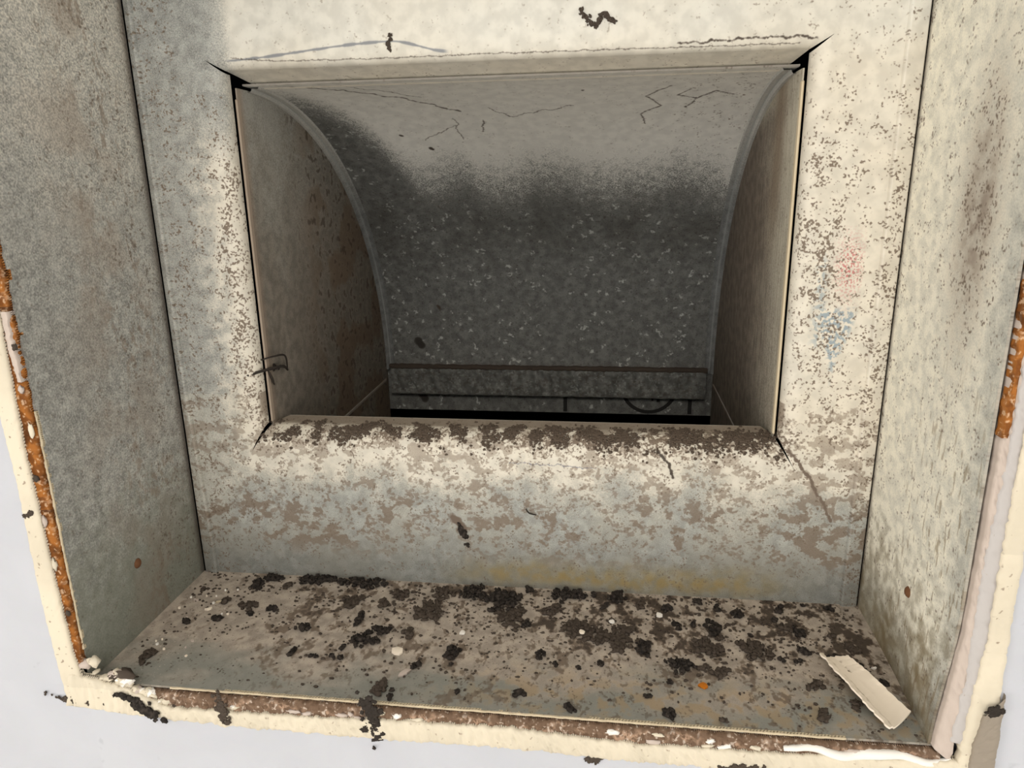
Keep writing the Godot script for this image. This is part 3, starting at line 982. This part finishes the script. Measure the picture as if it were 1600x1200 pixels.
# ---------------------------------------------------------------- the elbow behind
func arc_pt(deg: float, off := 0.0) -> Vector2:
	# (y, z) on the heel, off metres inside it
	var t := deg_to_rad(deg)
	return Vector2(CY + (RY - off) * cos(t), CZ - (RZ - off) * sin(t))


func elbow() -> void:
	var o := thing("duct_elbow", Vector3(0.21, CY, CZ))
	tag(o, "dark galvanised duct elbow curving down behind the opening", "duct")
	var off := -o.position
	var sh := func(mb: MB) -> MB:
		for i in mb.v.size(): mb.v[i] += off
		return mb
	var xa := XL + 0.0021
	var xb := XR - 0.0018
	# heel: straight lead-in, quarter bend
	var b := MB.new()
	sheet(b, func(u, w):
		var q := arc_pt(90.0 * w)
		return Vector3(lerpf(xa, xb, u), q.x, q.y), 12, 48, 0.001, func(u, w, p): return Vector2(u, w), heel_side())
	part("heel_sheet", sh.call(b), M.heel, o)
	# raised seams along both ends of the heel
	for k in 2:
		b = MB.new()
		var x0 := xa if k == 0 else xb
		var dx := 1.0 if k == 0 else -1.0
		var prof := [Vector2(0.0, 0.0030), Vector2(0.0022, 0.0030), Vector2(0.0030, 0.0022), Vector2(0.0034, 0.0011), Vector2(0.0072, 0.0012), Vector2(0.0080, 0.0)]
		var n := 60
		for j in prof.size() - 1:
			for i in n:
				var ids := []
				var d0: Vector2 = prof[j]
				var d1: Vector2 = prof[j + 1]
				for q in [[d0, i], [d0, i + 1], [d1, i + 1], [d1, i]]:
					var deg: float = 1.0 + 89.0 * q[1] / n
					var pp := arc_pt(deg, q[0].y)
					var t := deg_to_rad(deg)
					var inn := Vector3(0, -cos(t), sin(t))
					var tang := d1 - d0
					var nn := (inn * tang.x + Vector3(dx, 0, 0) * -tang.y * signf(1.0)).normalized()
					nn = (inn * absf(tang.x) + Vector3(dx, 0, 0) * absf(tang.y)).normalized()
					var px: float = x0 + dx * q[0].x
					ids.append(b.add(Vector3(px, pp.x, pp.y), nn, Vector2(absf(px - x0) / 0.008, deg / 90.0)))
				b.tri(ids[0], ids[1], ids[2]); b.tri(ids[0], ids[2], ids[3])
		part("seam", sh.call(b), M.seam, o)
	# cheeks: flat plates bounded by the bend, running down into the shaft
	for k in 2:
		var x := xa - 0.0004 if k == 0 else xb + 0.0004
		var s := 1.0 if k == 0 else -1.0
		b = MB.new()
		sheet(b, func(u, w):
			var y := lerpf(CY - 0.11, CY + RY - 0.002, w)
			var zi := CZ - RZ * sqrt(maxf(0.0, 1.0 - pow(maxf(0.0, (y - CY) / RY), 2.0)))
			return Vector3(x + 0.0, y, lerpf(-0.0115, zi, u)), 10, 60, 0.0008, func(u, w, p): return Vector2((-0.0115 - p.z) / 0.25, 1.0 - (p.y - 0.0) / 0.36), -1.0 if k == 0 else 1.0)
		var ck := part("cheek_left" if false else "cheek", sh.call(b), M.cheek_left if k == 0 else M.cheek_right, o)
		# hem along the cheek's front edge
		b = MB.new()
		box(b, Vector3(x + s * 0.0005, (YB + YT) / 2 - 0.006, -0.0118), Vector3(0.0013, YT - YB - 0.016, 0.0042), 0.0005)
		part("hem", sh.call(b), M.hem if k == 0 else M.edge, ck)
		# joint strap on the cheek at the foot of the bend
		b = MB.new()
		box(b, Vector3(x + s * 0.0006, 0.0655, -0.145), Vector3(0.0016, 0.003, 0.215), 0.0005)
		part("joint_strap", sh.call(b), M.cheek_left, ck)
	# strap across the foot of the heel
	var zb := CZ - RZ
	b = MB.new()
	var ns := FastNoiseLite.new()
	ns.frequency = 130.0; ns.seed = 5
	var prof2 := [Vector2(0.0785, 0.0), Vector2(0.0780, 0.0050), Vector2(0.0765, 0.0056), Vector2(0.064, 0.0052), Vector2(0.0525, 0.0056), Vector2(0.0510, 0.0048), Vector2(0.0508, 0.0)]
	sheet(b, func(u, w):
		var xx: float = lerpf(xa + 0.005, xb - 0.007, u)
		var q: float = w * (prof2.size() - 1)
		var i := mini(int(q), prof2.size() - 2)
		var p: Vector2 = prof2[i].lerp(prof2[i + 1], q - i)
		return Vector3(xx, p.x + 0.0004 * ns.get_noise_2d(xx, 9.0), zb + p.y + 0.0006 * ns.get_noise_2d(xx, p.x + 4.0)), 110, 12, 0.0004, func(u, w, p): return Vector2(u * 1.9, w), 1.0)
	part("cross_strap", sh.call(b), M.cast, o)
	# dusty ledge on the strap
	b = MB.new()
	band(b, [Vector2(xa + 0.004, 0.0768), Vector2(xb - 0.006, 0.0768)], [Vector2(xa + 0.004, 0.0802), Vector2(xb - 0.006, 0.0802)], zb, zb + 0.0064, 160, 0.0005, 41, 0.0006)
	part("dust_ridge", sh.call(b), M.soft, o)
	# riser sheet below the strap
	b = MB.new()
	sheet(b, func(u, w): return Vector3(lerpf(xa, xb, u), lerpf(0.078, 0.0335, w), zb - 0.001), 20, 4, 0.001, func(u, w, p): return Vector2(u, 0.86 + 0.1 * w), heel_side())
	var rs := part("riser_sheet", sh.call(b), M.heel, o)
	# printed mark on the riser: two bars and a ring, half hidden by the strap
	b = MB.new()
	for q in [[0.2289, 0.0036, 0.0348], [0.3457, 0.0036, 0.0348], [0.3110, 0.0018, 0.0470], [0.3165, 0.0030, 0.0460]]:
		b = MB.new()
		box(b, Vector3(q[0], (q[2] + 0.055) / 2, zb - 0.0008), Vector3(q[1], 0.055 - q[2], 0.0006))
		part("printed_bar", sh.call(b), M.stamp, rs)
	b = MB.new()
	var rc := Vector2(0.3075, 0.0610)
	for i in 48:
		var a0 := TAU * i / 48.0
		var a1 := TAU * (i + 1) / 48.0
		var ps := []
		for q in [[0.0232, a0], [0.0266, a0], [0.0266, a1], [0.0232, a1]]:
			ps.append(Vector3(rc.x + q[0] * cos(q[1]), rc.y + q[0] * sin(q[1]), zb - 0.0005))
		if ps[0].y < 0.076: b.quad(ps[0], ps[1], ps[2], ps[3], Vector3(0, 0, 1))
	part("printed_ring", sh.call(b), M.stamp, rs)
	# throat: from the lower lip straight down
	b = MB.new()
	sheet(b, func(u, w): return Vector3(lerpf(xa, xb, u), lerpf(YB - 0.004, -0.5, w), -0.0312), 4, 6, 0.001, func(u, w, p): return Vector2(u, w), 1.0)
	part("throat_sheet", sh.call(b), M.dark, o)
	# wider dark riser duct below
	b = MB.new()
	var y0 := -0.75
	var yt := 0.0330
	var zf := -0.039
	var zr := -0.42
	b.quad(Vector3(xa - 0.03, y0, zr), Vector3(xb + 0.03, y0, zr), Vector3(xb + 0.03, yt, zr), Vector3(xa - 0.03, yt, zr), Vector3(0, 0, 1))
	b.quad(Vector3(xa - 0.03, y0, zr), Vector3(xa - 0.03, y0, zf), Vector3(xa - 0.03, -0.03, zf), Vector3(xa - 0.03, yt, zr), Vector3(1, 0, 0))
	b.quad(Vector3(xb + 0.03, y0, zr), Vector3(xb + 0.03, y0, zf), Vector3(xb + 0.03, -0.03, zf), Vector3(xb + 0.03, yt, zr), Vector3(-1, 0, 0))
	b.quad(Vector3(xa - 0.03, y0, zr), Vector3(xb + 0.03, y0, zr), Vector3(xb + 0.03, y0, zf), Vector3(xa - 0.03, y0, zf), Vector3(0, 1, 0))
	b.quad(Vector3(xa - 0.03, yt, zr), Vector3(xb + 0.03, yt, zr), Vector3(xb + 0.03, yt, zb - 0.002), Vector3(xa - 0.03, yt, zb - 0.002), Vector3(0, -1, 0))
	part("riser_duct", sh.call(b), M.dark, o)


func heel_side() -> float:
	var d := arc_pt(46.0) - arc_pt(45.0)
	var nn := Vector3(1, 0, 0).cross(Vector3(0, d.x, d.y))
	return 1.0 if nn.z > 0.0 else -1.0


# ---------------------------------------------------------------- loose dirt
func clump_mesh(rx: float, rz: float, hgt: float, n: int, seed_: int) -> MB:
	var b := MB.new()
	var r := RandomNumberGenerator.new()
	r.seed = seed_
	# a ragged outline: a few overlapping spots, each a heap of small crumbs
	var spots := []
	for i in maxi(2, n / 5):
		var a := r.randf() * TAU
		var q := sqrt(r.randf()) * 0.55
		spots.append(Vector3(cos(a) * q * rx, r.randf_range(0.35, 0.6), sin(a) * q * rz))
	for i in n:
		var sp: Vector3 = spots[i % spots.size()]
		var a := r.randf() * TAU
		var q := sqrt(r.randf())
		var c := Vector3(sp.x + cos(a) * q * rx * sp.y, 0, sp.z + sin(a) * q * rz * sp.y)
		var m := clampf(0.92 * sqrt(rx * rz / n), 0.0005, 0.0028)
		var rr := Vector3(m * r.randf_range(0.7, 1.5), minf(hgt, m * 1.1) * r.randf_range(0.5, 1.1), m * r.randf_range(0.7, 1.5))
		if hgt > 0.0012: c.y = (1.0 - q) * hgt * 0.7
		c.y += rr.y * 0.33
		blob(b, c, rr, Basis(Vector3(0, 1, 0), r.randf() * 3.0), seed_ * 31 + i, 0.45, 7, 5)
	return b


var waiting := {}

func queue(o: Node, x: float, which: String, label: String, category: String, group: String) -> void:
	if not waiting.has(which): waiting[which] = []
	waiting[which].append([x, o, label, category, group])


func name_queue() -> void:
	# alike clumps are told apart by counting from the left
	var tens := ["", "first", "second", "third", "fourth", "fifth", "sixth", "seventh", "eighth", "ninth", "tenth", "eleventh", "twelfth", "thirteenth", "fourteenth", "fifteenth", "sixteenth", "seventeenth", "eighteenth", "nineteenth"]
	for which in waiting:
		var a: Array = waiting[which]
		a.sort_custom(func(p, q): return p[0] < q[0])
		for i in a.size():
			var k := i + 1
			var w: String = tens[k] if k < 20 else "twentieth" if k == 20 else "thirtieth" if k == 30 else ("twenty-" if k < 30 else "thirty-") + tens[k % 10]
			tag(a[i][1], String(a[i][2]) % w, a[i][3], a[i][4])


func debris() -> void:
	var soot := [
		[118, 6, 11.1, 6], [102, 5, 6.9, 5], [88, 5, 7.3, 5], [125, 47, 3.1, 7.7], [139, 57, 8.2, 5], [132, 65, 9.5, 5.5], [123, 82, 5, 2.7], [124, 73, 1.8, 3.4],
		[168, 84, 3.5, 3.2], [186, 73, 4.2, 8.9], [187, 12, 8.1, 9], [190, 4, 2.5, 4], [206, 19, 11.9, 13], [219, 4, 3.3, 4], [223, 42, 3, 5], [233, 68, 3.5, 4.5],
		[247, 6, 13.7, 6], [277, 7, 7, 7], [243, 13, 2, 2.9], [290, 56, 4.9, 8], [267, 70, 1.7, 4.4], [255, 77, 2, 2.1], [243, 75, 1.4, 2.2], [226, 102, 2.9, 4.3],
		[194, 101, 2, 2.4], [253, 109, 4.1, 2.7], [290, 95, 2.2, 1.9], [301, 106, 3.4, 5], [310, 69, 7.5, 6], [302, 82, 2, 2.6], [305, 15, 5, 4.2], [308, 31, 2.6, 2.6],
		[311, 36, 1.5, 2.5], [320, 32, 1.8, 4.5], [324, 9, 2.7, 5], [269, 15, 2.3, 4.2], [161, 108, 2.3, 4.1], [53, 6, 6.9, 6], [46, 15, 5.5, 6.8], [79, 6, 9.5, 6],
		[66, 39, 4.8, 3.4], [55, 48, 3.1, 2.6], [39, 54, 5.5, 3.2], [21, 58, 3.5, 3.1], [94, 59, 5.7, 4.9], [97, 76, 1.8, 6.8], [110, 81, 3.2, 1.6], [336, 12, 1.9, 6.3]]
	soot += [
		[346, 20, 4.9, 4.7], [331, 34, 5.8, 7.6], [363, 59, 2.4, 3.4], [378, 33, 3.2, 6.9], [377, 50, 3.8, 5.3], [372, 59, 2, 2.2], [372, 10, 2.7, 4.9], [387, 5, 1.5, 2.1],
		[401, 7, 3, 2.8], [393, 55, 6.1, 3.4], [403, 66, 3, 5.9], [408, 75, 3.9, 4.6], [303, 83, 1.6, 1.5], [351, 37, 1.4, 2.5], [367, 22, 2.2, 2.7]]
	var soft := [
		[113, 28, 6.8, 12], [161, 33, 11.7, 14], [214, 35, 9.9, 14], [237, 26, 5.8, 9.5], [252, 40, 11.1, 11.5], [264, 47, 9.5, 11], [278, 46, 10.2, 13], [155, 104, 4.3, 9],
		[65, 13, 3.8, 5.3], [34, 33, 3.3, 5.6], [49, 40, 6.8, 6.8], [18, 90, 4.3, 9.7], [11, 24, 2.5, 2.9], [327, 50, 9.2, 11.9], [353, 51, 11.1, 10], [396, 34, 2.9, 3.8],
		[403, 44, 6.3, 6.5], [375, 79, 4.8, 5.6], [373, 99, 3.7, 6.4], [326, 109, 2.7, 2.7], [330, 74, 5.3, 6.9], [167, 14, 8.1, 8.8], [141, 16, 7.3, 7.3], [134, 28, 5.6, 5.6],
		[290, 16, 3.9, 4.2], [157, 55, 4.5, 5.5], [274, 58, 5.7, 5.8], [321, 70, 4, 4.3], [373, 27, 5.9, 5.2], [392, 90, 3.1, 3.8]]
	var told := {
		"118,6": "wide dark soot clump heaped at the back edge of the duct floor, left of centre",
		"139,57": "long slanting black soot clump on the open left half of the duct floor",
		"206,19": "biggest dark soot heap on the duct floor, under the middle of the opening",
		"247,6": "broad soot clump against the back plate by the ochre tide mark",
		"310,69": "black ragged soot clump on the duct floor directly behind the amber flake",
		"301,106": "round soot clump near the front rim of the duct floor, right of centre",
		"226,102": "small round soot clump near the front rim at the middle of the duct floor",
		"393,55": "black soot clump touching the far end of the cream paint strip",
		"97,76": "upright hooked black soot crumb at the left of a short row of crumbs",
		"331,34": "tall soot clump at the right of two round black pellets"}
	var i := 0
	for r in soot:
		var rx: float = r[2] * 0.001
		var rz: float = r[3] * 0.001
		var n := clampi(int(rx * rz * 8.0e5), 5, 60)
		var hgt := clampf(minf(rx, rz) * 0.5, 0.0009, 0.0036)
		var o := part("soot_clump", clump_mesh(rx * 1.15, rz * 1.15, hgt, n, 700 + i), M.dirt, self)
		o.position = Vector3(r[0] * 0.001, 0.0004, maxf(r[1] * 0.001, rz * 0.8))
		var key := "%d,%d" % [r[0], r[1]]
		var big: String = "wide" if r[2] > 1.5 * r[3] else "upright" if r[3] > 1.5 * r[2] else "rounded"
		if told.has(key): tag(o, told[key], "dirt")
		elif r[1] < 16: queue(o, r[0], "back", big + " dark soot clump, %s from the left along the back edge of the duct floor", "dirt", "soot clumps along the back edge of the duct floor")
		elif maxf(r[2], r[3]) < 4.0: queue(o, r[0], "pellet", "small black soot pellet, %s from the left of the lone pellets on the duct floor", "dirt", "small soot pellets on the duct floor")
		else: queue(o, r[0], "mid", big + " black soot clump, %s from the left of the large clumps on open floor", "dirt", "large soot clumps on the open duct floor")
		i += 1
	i = 0
	for r in soft:
		var rx: float = r[2] * 0.001
		var rz: float = r[3] * 0.001
		var n := clampi(int(rx * rz * 6.0e5), 8, 70)
		var o := part("dust_tuft", clump_mesh(rx * 1.1, rz * 1.1, 0.0013, n, 900 + i), M.soft, self)
		o.position = Vector3(r[0] * 0.001, 0.0003, maxf(r[1] * 0.001, rz * 0.9))
		if r[0] == 18: tag(o, "lone brown dust tuft by the broken left corner of the duct floor", "dust")
		elif r[0] == 373 and r[1] == 99: tag(o, "brown dust tuft on the floor left of the paint strip's near end", "dust")
		else: queue(o, r[0], "tuft", "flat brown dust tuft, %s from the left of the soft tufts on the duct floor", "dust", "dust tufts on the duct floor")
		i += 1
	name_queue()
	flakes()
	clinging()
	strip_of_paint()


func chip(called: String, at_: Vector3, size: Vector2, turn: float, m: Material, seed_: int) -> MeshInstance3D:
	# a thin angular flake lying flat
	var b := MB.new()
	var r := RandomNumberGenerator.new()
	r.seed = seed_
	var top := []
	var n := 7
	for i in n:
		var a := TAU * i / n
		var k := r.randf_range(0.72, 1.1)
		top.append(Vector3(cos(a) * size.x * 0.5 * k, 0.0007 + r.randf_range(0, 0.0005), sin(a) * size.y * 0.5 * k))
	var c := b.add(Vector3(0, 0.0013, 0), Vector3.UP)
	var ids := []
	for p in top: ids.append(b.add(p, (Vector3.UP + p.normalized() * 0.3).normalized()))
	for i in n: b.tri(c, ids[i], ids[(i + 1) % n])
	for i in n:
		var p: Vector3 = top[i]
		var q: Vector3 = top[(i + 1) % n]
		var nn := Vector3((p + q).x, 0, (p + q).z).normalized()
		b.quad(p, q, Vector3(q.x, 0, q.z), Vector3(p.x, 0, p.z), nn)
	var o := part(called, b, m, self)
	o.position = at_
	o.rotation.y = turn
	return o


func flakes() -> void:
	tag(chip("paint_flake", Vector3(0.301, 0.0, 0.023), Vector2(0.0048, 0.0046), 0.3, M.white, 1), "round white paint flake beside two black soot pellets", "flake")
	tag(chip("paint_flake", Vector3(0.155, 0.0, 0.073), Vector2(0.0075, 0.0085), 0.8, M.paint, 2), "cream jagged paint flake in front of the slanting soot clump", "flake")
	tag(chip("paint_flake", Vector3(0.164, 0.0, 0.090), Vector2(0.0034, 0.0085), -0.6, M.pink, 3), "narrow pinkish paint flake nearest the front rim", "flake")
	tag(chip("paint_flake", Vector3(0.256, 0.0024, 0.048), Vector2(0.0034, 0.0036), 0.2, M.paint, 4), "small cream paint flake on the dust, below the tide mark", "flake")
	tag(chip("paint_flake", Vector3(0.273, 0.0024, 0.036), Vector2(0.0030, 0.0034), 1.2, M.white, 5), "small white paint flake half sunk in a brown dust tuft", "flake")
	tag(chip("paint_flake", Vector3(0.188, 0.0012, 0.054), Vector2(0.0032, 0.0036), 2.0, M.white, 6), "small white paint flake behind the upright soot clump", "flake")
	tag(chip("amber_flake", Vector3(0.319, 0.0, 0.084), Vector2(0.0048, 0.0050), 0.5, M.amber, 7), "amber orange flake on the front right of the duct floor", "flake")
	tag(chip("paint_flake", Vector3(0.0275, 0.0, 0.044), Vector2(0.0050, 0.0030), 0.4, M.paint, 8), "cream paint flake at the left end of the duct floor", "flake")
	tag(chip("paint_flake", Vector3(0.030, 0.0, 0.036), Vector2(0.0060, 0.0018), 0.3, M.edge, 9), "thin yellowish paint sliver at the left end of the duct floor", "flake")
	tag(chip("paint_flake", Vector3(0.4095, 0.0, 0.061), Vector2(0.0030, 0.0014), 0.2, M.white, 10), "tiny white paint sliver right of the cream paint strip", "flake")
	tag(chip("paint_flake", Vector3(0.4085, 0.0, 0.0815), Vector2(0.0028, 0.0034), 0.2, M.pink, 11), "tiny pale paint crumb close to the right of the cream paint strip", "flake")
	tag(chip("rust_flake", Vector3(0.0105, 0.0, 0.1060), Vector2(0.0075, 0.0050), 0.6, M.rusthead, 12), "dark rusty metal flake in the broken left corner of the duct floor", "flake")
	rng.seed = 91
	for i in 22:
		var o := chip("paint_crumb", Vector3(rng.randf_range(0.008, 0.045), 0.0, rng.randf_range(0.012, 0.095)), Vector2.ONE * rng.randf_range(0.0009, 0.0022), rng.randf() * 6.0, [M.white, M.paint, M.pink][i % 3], 40 + i)
		tag(o, "tiny pale paint crumb strewn at the left end of the duct floor", "crumb", "paint crumbs at the left end of the duct floor")


func strip_of_paint() -> void:
	# the peeled strip of cream paint lying across the lower right of the floor
	var b := MB.new()
	var p0 := Vector3(0.3885, 0.0035, 0.0590)
	var p1 := Vector3(0.4055, 0.0045, 0.1065)
	var ax := (p1 - p0)
	var across := Vector3(ax.z, 0, -ax.x).normalized()
	var ns := FastNoiseLite.new()
	ns.frequency = 1.0; ns.seed = 8
	sheet(b, func(u, w):
		var half: float = 0.0084 * (0.92 + 0.22 * w)
		var lo: float = -half + 0.0010 * ns.get_noise_1d(w * 14.0) + 0.0012 * ss(0.25, 0.0, w)
		var hi: float = half + 0.0007 * ns.get_noise_1d(w * 11.0 + 50.0)
		var s := lerpf(lo, hi, u)
		var end: float = lerpf(-0.0018 + 0.002 * ns.get_noise_1d(u * 7.0), 1.0, w)
		# the near end is cut on the slant, the far end is torn
		var t: float = w + (0.06 * (0.5 - u) * -1.0 + 0.03 * ns.get_noise_1d(u * 6.0)) * (1.0 - w) + (0.17 * (0.5 - u)) * w
		var curl: float = 0.0016 * pow(absf(u - 0.5) * 2.0, 2.0) + 0.0012 * ss(0.22, 0.16, u) * 1.0 + 0.0008 * sin(w * 5.0)
		return p0 + ax * t + across * s + Vector3(0, curl, 0), 14, 40, 0.0009, func(u, w, p): return Vector2(u, w), 1.0)
	var test := ax.cross(across)
	var o := part("paint_strip", b, M.paint, self)
	o.position = Vector3.ZERO
	tag(o, "long peeled cream paint strip lying across the right front of the duct floor", "paint strip")


func hug(px: Vector2, r: float, n: int, spread: Vector2, seed_: int, z: float, turn := 0.0) -> MB:
	# dirt stuck flat to an upright plate; px is x,y on the plate
	var b := MB.new()
	var q := RandomNumberGenerator.new()
	q.seed = seed_
	r *= 0.5
	for i in n * 6:
		var d := Vector2(q.randfn(0.0, 0.7) * spread.x, q.randfn(0.0, 0.7) * spread.y).rotated(turn)
		var k := r * q.randf_range(0.6, 1.2)
		blob(b, Vector3(px.x + d.x, px.y + d.y, z), Vector3(k * q.randf_range(0.8, 1.6), k * q.randf_range(0.7, 1.3), minf(k * 0.5, 0.0007)), Basis(Vector3(0, 0, 1), q.randf() * 3.0), seed_ * 17 + i, 0.4, 8, 6, false)
	return b


func smear(pts: Array, r: float, z: float, seed_: int) -> MB:
	# a dragged smear: crumbs along a line, flattened on the plate
	var b := MB.new()
	var q := RandomNumberGenerator.new()
	q.seed = seed_
	for m in pts.size() - 1:
		for i in 16:
			var p: Vector2 = pts[m].lerp(pts[m + 1], q.randf()) + Vector2(q.randfn(0, 0.5), q.randfn(0, 0.5)) * r
			var k := r * q.randf_range(0.25, 0.6)
			blob(b, Vector3(p.x, p.y, z), Vector3(k * 1.5, k, 0.0004), Basis(Vector3(0, 0, 1), (pts[m + 1] - pts[m]).angle() + q.randfn(0, 0.4)), seed_ + i + m * 40, 0.45, 7, 5, false)
	return b


func clinging() -> void:
	# marks and lint stuck to the back plate
	var o := part("dirt_smear", smear([Vector2(0.2505, 0.3345), Vector2(0.2530, 0.3310), Vector2(0.2560, 0.3275), Vector2(0.2592, 0.3256), Vector2(0.2608, 0.3288), Vector2(0.2628, 0.3318), Vector2(0.2660, 0.3290), Vector2(0.2700, 0.3268)], 0.0012, 0.0003, 21), M.soft, self)
	tag(o, "zigzag brown dirt smear on the cream plate above the opening", "dirt")
	o = part("dirt_smear", smear([Vector2(0.1505, 0.3255), Vector2(0.1492, 0.3215), Vector2(0.1500, 0.3180)], 0.0013, 0.0003, 22), M.soft, self)
	tag(o, "short upright brown dirt smear above the opening near its grey scrape", "dirt")
	o = part("dirt_clump", hug(Vector2(0.179, 0.037), 0.0022, 7, Vector2(0.001, 0.005), 61, 0.0005, 0.3), M.dirt, self)
	tag(o, "black dirt clump stuck low on the plate below the opening", "dirt")
	var b := MB.new()
	tube(b, [Vector3(0.2195, 0.0555, 0.0008), Vector3(0.2215, 0.0530, 0.0014), Vector3(0.2260, 0.0515, 0.0008)], 0.0005, 0.3)
	o = part("lint_thread", b, M.soot, self)
	tag(o, "short curved black thread stuck to the plate below the opening", "lint")
	# looped lint hanging on the left edge of the opening
	b = MB.new()
	tube(b, [Vector3(0.0460, 0.1360, -0.0020), Vector3(0.0520, 0.1385, -0.0040), Vector3(0.0575, 0.1390, -0.012), Vector3(0.0590, 0.1370, -0.026), Vector3(0.0580, 0.1325, -0.034)], 0.0011, 0.3)
	tube(b, [Vector3(0.0545, 0.1460, -0.006), Vector3(0.0590, 0.1465, -0.014), Vector3(0.0600, 0.1435, -0.028), Vector3(0.0580, 0.1325, -0.034)], 0.0007, 0.3)
	tube(b, [Vector3(0.0560, 0.1390, -0.010), Vector3(0.0572, 0.1330, -0.012), Vector3(0.0565, 0.1275, -0.016)], 0.0009, 0.5)
	rng.seed = 33
	for i in 24:
		var t := rng.randf()
		blob(b, Vector3(lerpf(0.047, 0.0585, t), lerpf(0.1365, 0.1375, t) + rng.randf_range(-0.002, 0.002), lerpf(-0.001, -0.026, t)), Vector3.ONE * rng.randf_range(0.0006, 0.0013), Basis(), 400 + i, 0.4, 6, 5, false)
	o = part("lint_tuft", b, M.soot, self)
	tag(o, "looped dark lint tuft hanging on the left edge of the opening", "lint")
	# dirt on the cream paint at the lower left corner
	o = part("dirt_clump", hug(Vector2(0.0250, -0.0035), 0.0022, 9, Vector2(0.0055, 0.0008), 62, FZ + 0.0022, -0.25), M.dirt, self)
	tag(o, "upper black dirt clump on the cream paint at the lower left corner", "dirt")
	o = part("dirt_clump", hug(Vector2(0.0335, -0.0110), 0.0028, 11, Vector2(0.005, 0.0018), 63, FZ + 0.0022, -0.5), M.dirt, self)
	tag(o, "lower black dirt clump on the cream paint at the lower left corner", "dirt")
	o = part("dirt_clump", hug(Vector2(0.0755, -0.0070), 0.0019, 14, Vector2(0.0018, 0.0062), 64, FZ + 0.0018, 0.1), M.soft, self)
	tag(o, "brown dirt clump spilling over the bottom edge, left of centre", "dirt")
	o = part("dirt_clump", hug(Vector2(0.1545, -0.0030), 0.0024, 20, Vector2(0.0032, 0.0085), 65, FZ + 0.0012, 0.1), M.soot, self)
	tag(o, "tall dark dirt clump spilling from the duct floor over the bottom edge", "dirt")
	o = part("dirt_clump", hug(Vector2(0.2655, -0.0192), 0.0019, 8, Vector2(0.0026, 0.0012), 66, FZ + 0.0006, 0.1), M.soft, self)
	tag(o, "small brown dirt clump on the grey wall under the bottom edge", "dirt")
	o = part("dirt_clump", hug(Vector2(0.333, -0.0165), 0.0020, 10, Vector2(0.006, 0.0009), 67, FZ + 0.0016, 0.1), M.soft, self)
	tag(o, "flat brown dirt clump on the cream paint under the paint strip", "dirt")
	o = part("dirt_clump", hug(Vector2(-0.0070, -0.0095), 0.0016, 22, Vector2(0.0085, 0.0012), 68, FZ + 0.0008, -0.15), M.soft, self)
	tag(o, "ragged brown dirt fringe under the cream paint's lower left corner", "dirt")
	o = part("dirt_clump", hug(Vector2(0.4370, 0.0255), 0.0018, 8, Vector2(0.0022, 0.0015), 69, FZ + 0.003, 0.5), M.soot, self)
	tag(o, "dark dirt clump on the grey corner patch at lower right", "dirt")
	o = part("dirt_clump", hug(Vector2(-0.0105, 0.0985), 0.0013, 6, Vector2(0.0022, 0.0006), 70, FZ + 0.0009, 0.4), M.soft, self)
	tag(o, "small brown dirt streak on the cream paint left of the rusty edge", "dirt")
	# uncountable crumbs: a fringe along the lower lip
	var crumbs := MB.new()
	blob(crumbs, Vector3.ZERO, Vector3.ONE, Basis(), 5, 0.45, 7, 5, false)
	var where := []
	rng.seed = 77
	var ns := FastNoiseLite.new()
	ns.seed = 3; ns.frequency = 55.0; ns.fractal_octaves = 3
	while where.size() < 4200:
		var x := rng.randf_range(XL - 0.004, XR + 0.003)
		var s := rng.randfn(-0.006, 0.008)
		var cover := 0.6 * ns.get_noise_2d(x, s * 0.7) + 0.04 + 0.16 * ss(0.12, 0.3, x)
		if rng.randf() > cover * 3.2 * exp(-pow((s + 0.007) / 0.0085, 2.0)): continue
		# s along the rolled lip: 0 where the roll turns level
		var r := 0.016
		var y := YB
		var z := 0.0
		var t := PI / 2 + s / r
		if s > 0: z = -r - s; y = YB
		elif t > 0: y = YB - r + r * sin(t); z = -r * (1.0 - cos(t))
		var k := rng.randf_range(0.0003, 0.0008)
		where.append(Transform3D(Basis(Vector3(0.3, 1, 0.2).normalized(), rng.randf() * 6.0).scaled(Vector3(k * rng.randf_range(0.8, 1.8), k, k)), Vector3(x, y + 0.0002, z + 0.0002)))
	scatter("lip_dust", crumbs, where, M.lint, "thick fringe of brown dust along the lower lip of the opening", "dust")
	# grit over the duct floor
	where = []
	while where.size() < 1900:
		var x := rng.randf_range(0.006, W - 0.006)
		var z := absf(rng.randfn(0.0, 0.05))
		if z > D - 0.004 or z < 0.001: continue
		if rng.randf() > 0.35 + 0.9 * ns.get_noise_2d(x * 0.8, z + 3.0) + 0.2 * ss(0.05, 0.2, x): continue
		var k := rng.randf_range(0.00025, 0.0008)
		where.append(Transform3D(Basis(Vector3.UP, rng.randf() * 6.0).scaled(Vector3(k * rng.randf_range(0.8, 1.8), k * 0.8, k)), Vector3(x, k * 0.4, z)))
	scatter("floor_grit", crumbs, where, M.soft, "fine brown grit scattered over the dusty duct floor", "grit")


func scatter(called: String, mb: MB, where: Array, m: Material, label: String, category: String) -> void:
	var mm := MultiMesh.new()
	mm.transform_format = MultiMesh.TRANSFORM_3D
	mm.mesh = mb.mesh()
	mm.instance_count = where.size()
	for i in where.size(): mm.set_instance_transform(i, where[i])
	var o := MultiMeshInstance3D.new()
	o.name = called
	o.multimesh = mm
	o.material_override = m
	add_child(o, true)
	tag(o, label, category, "", "stuff")
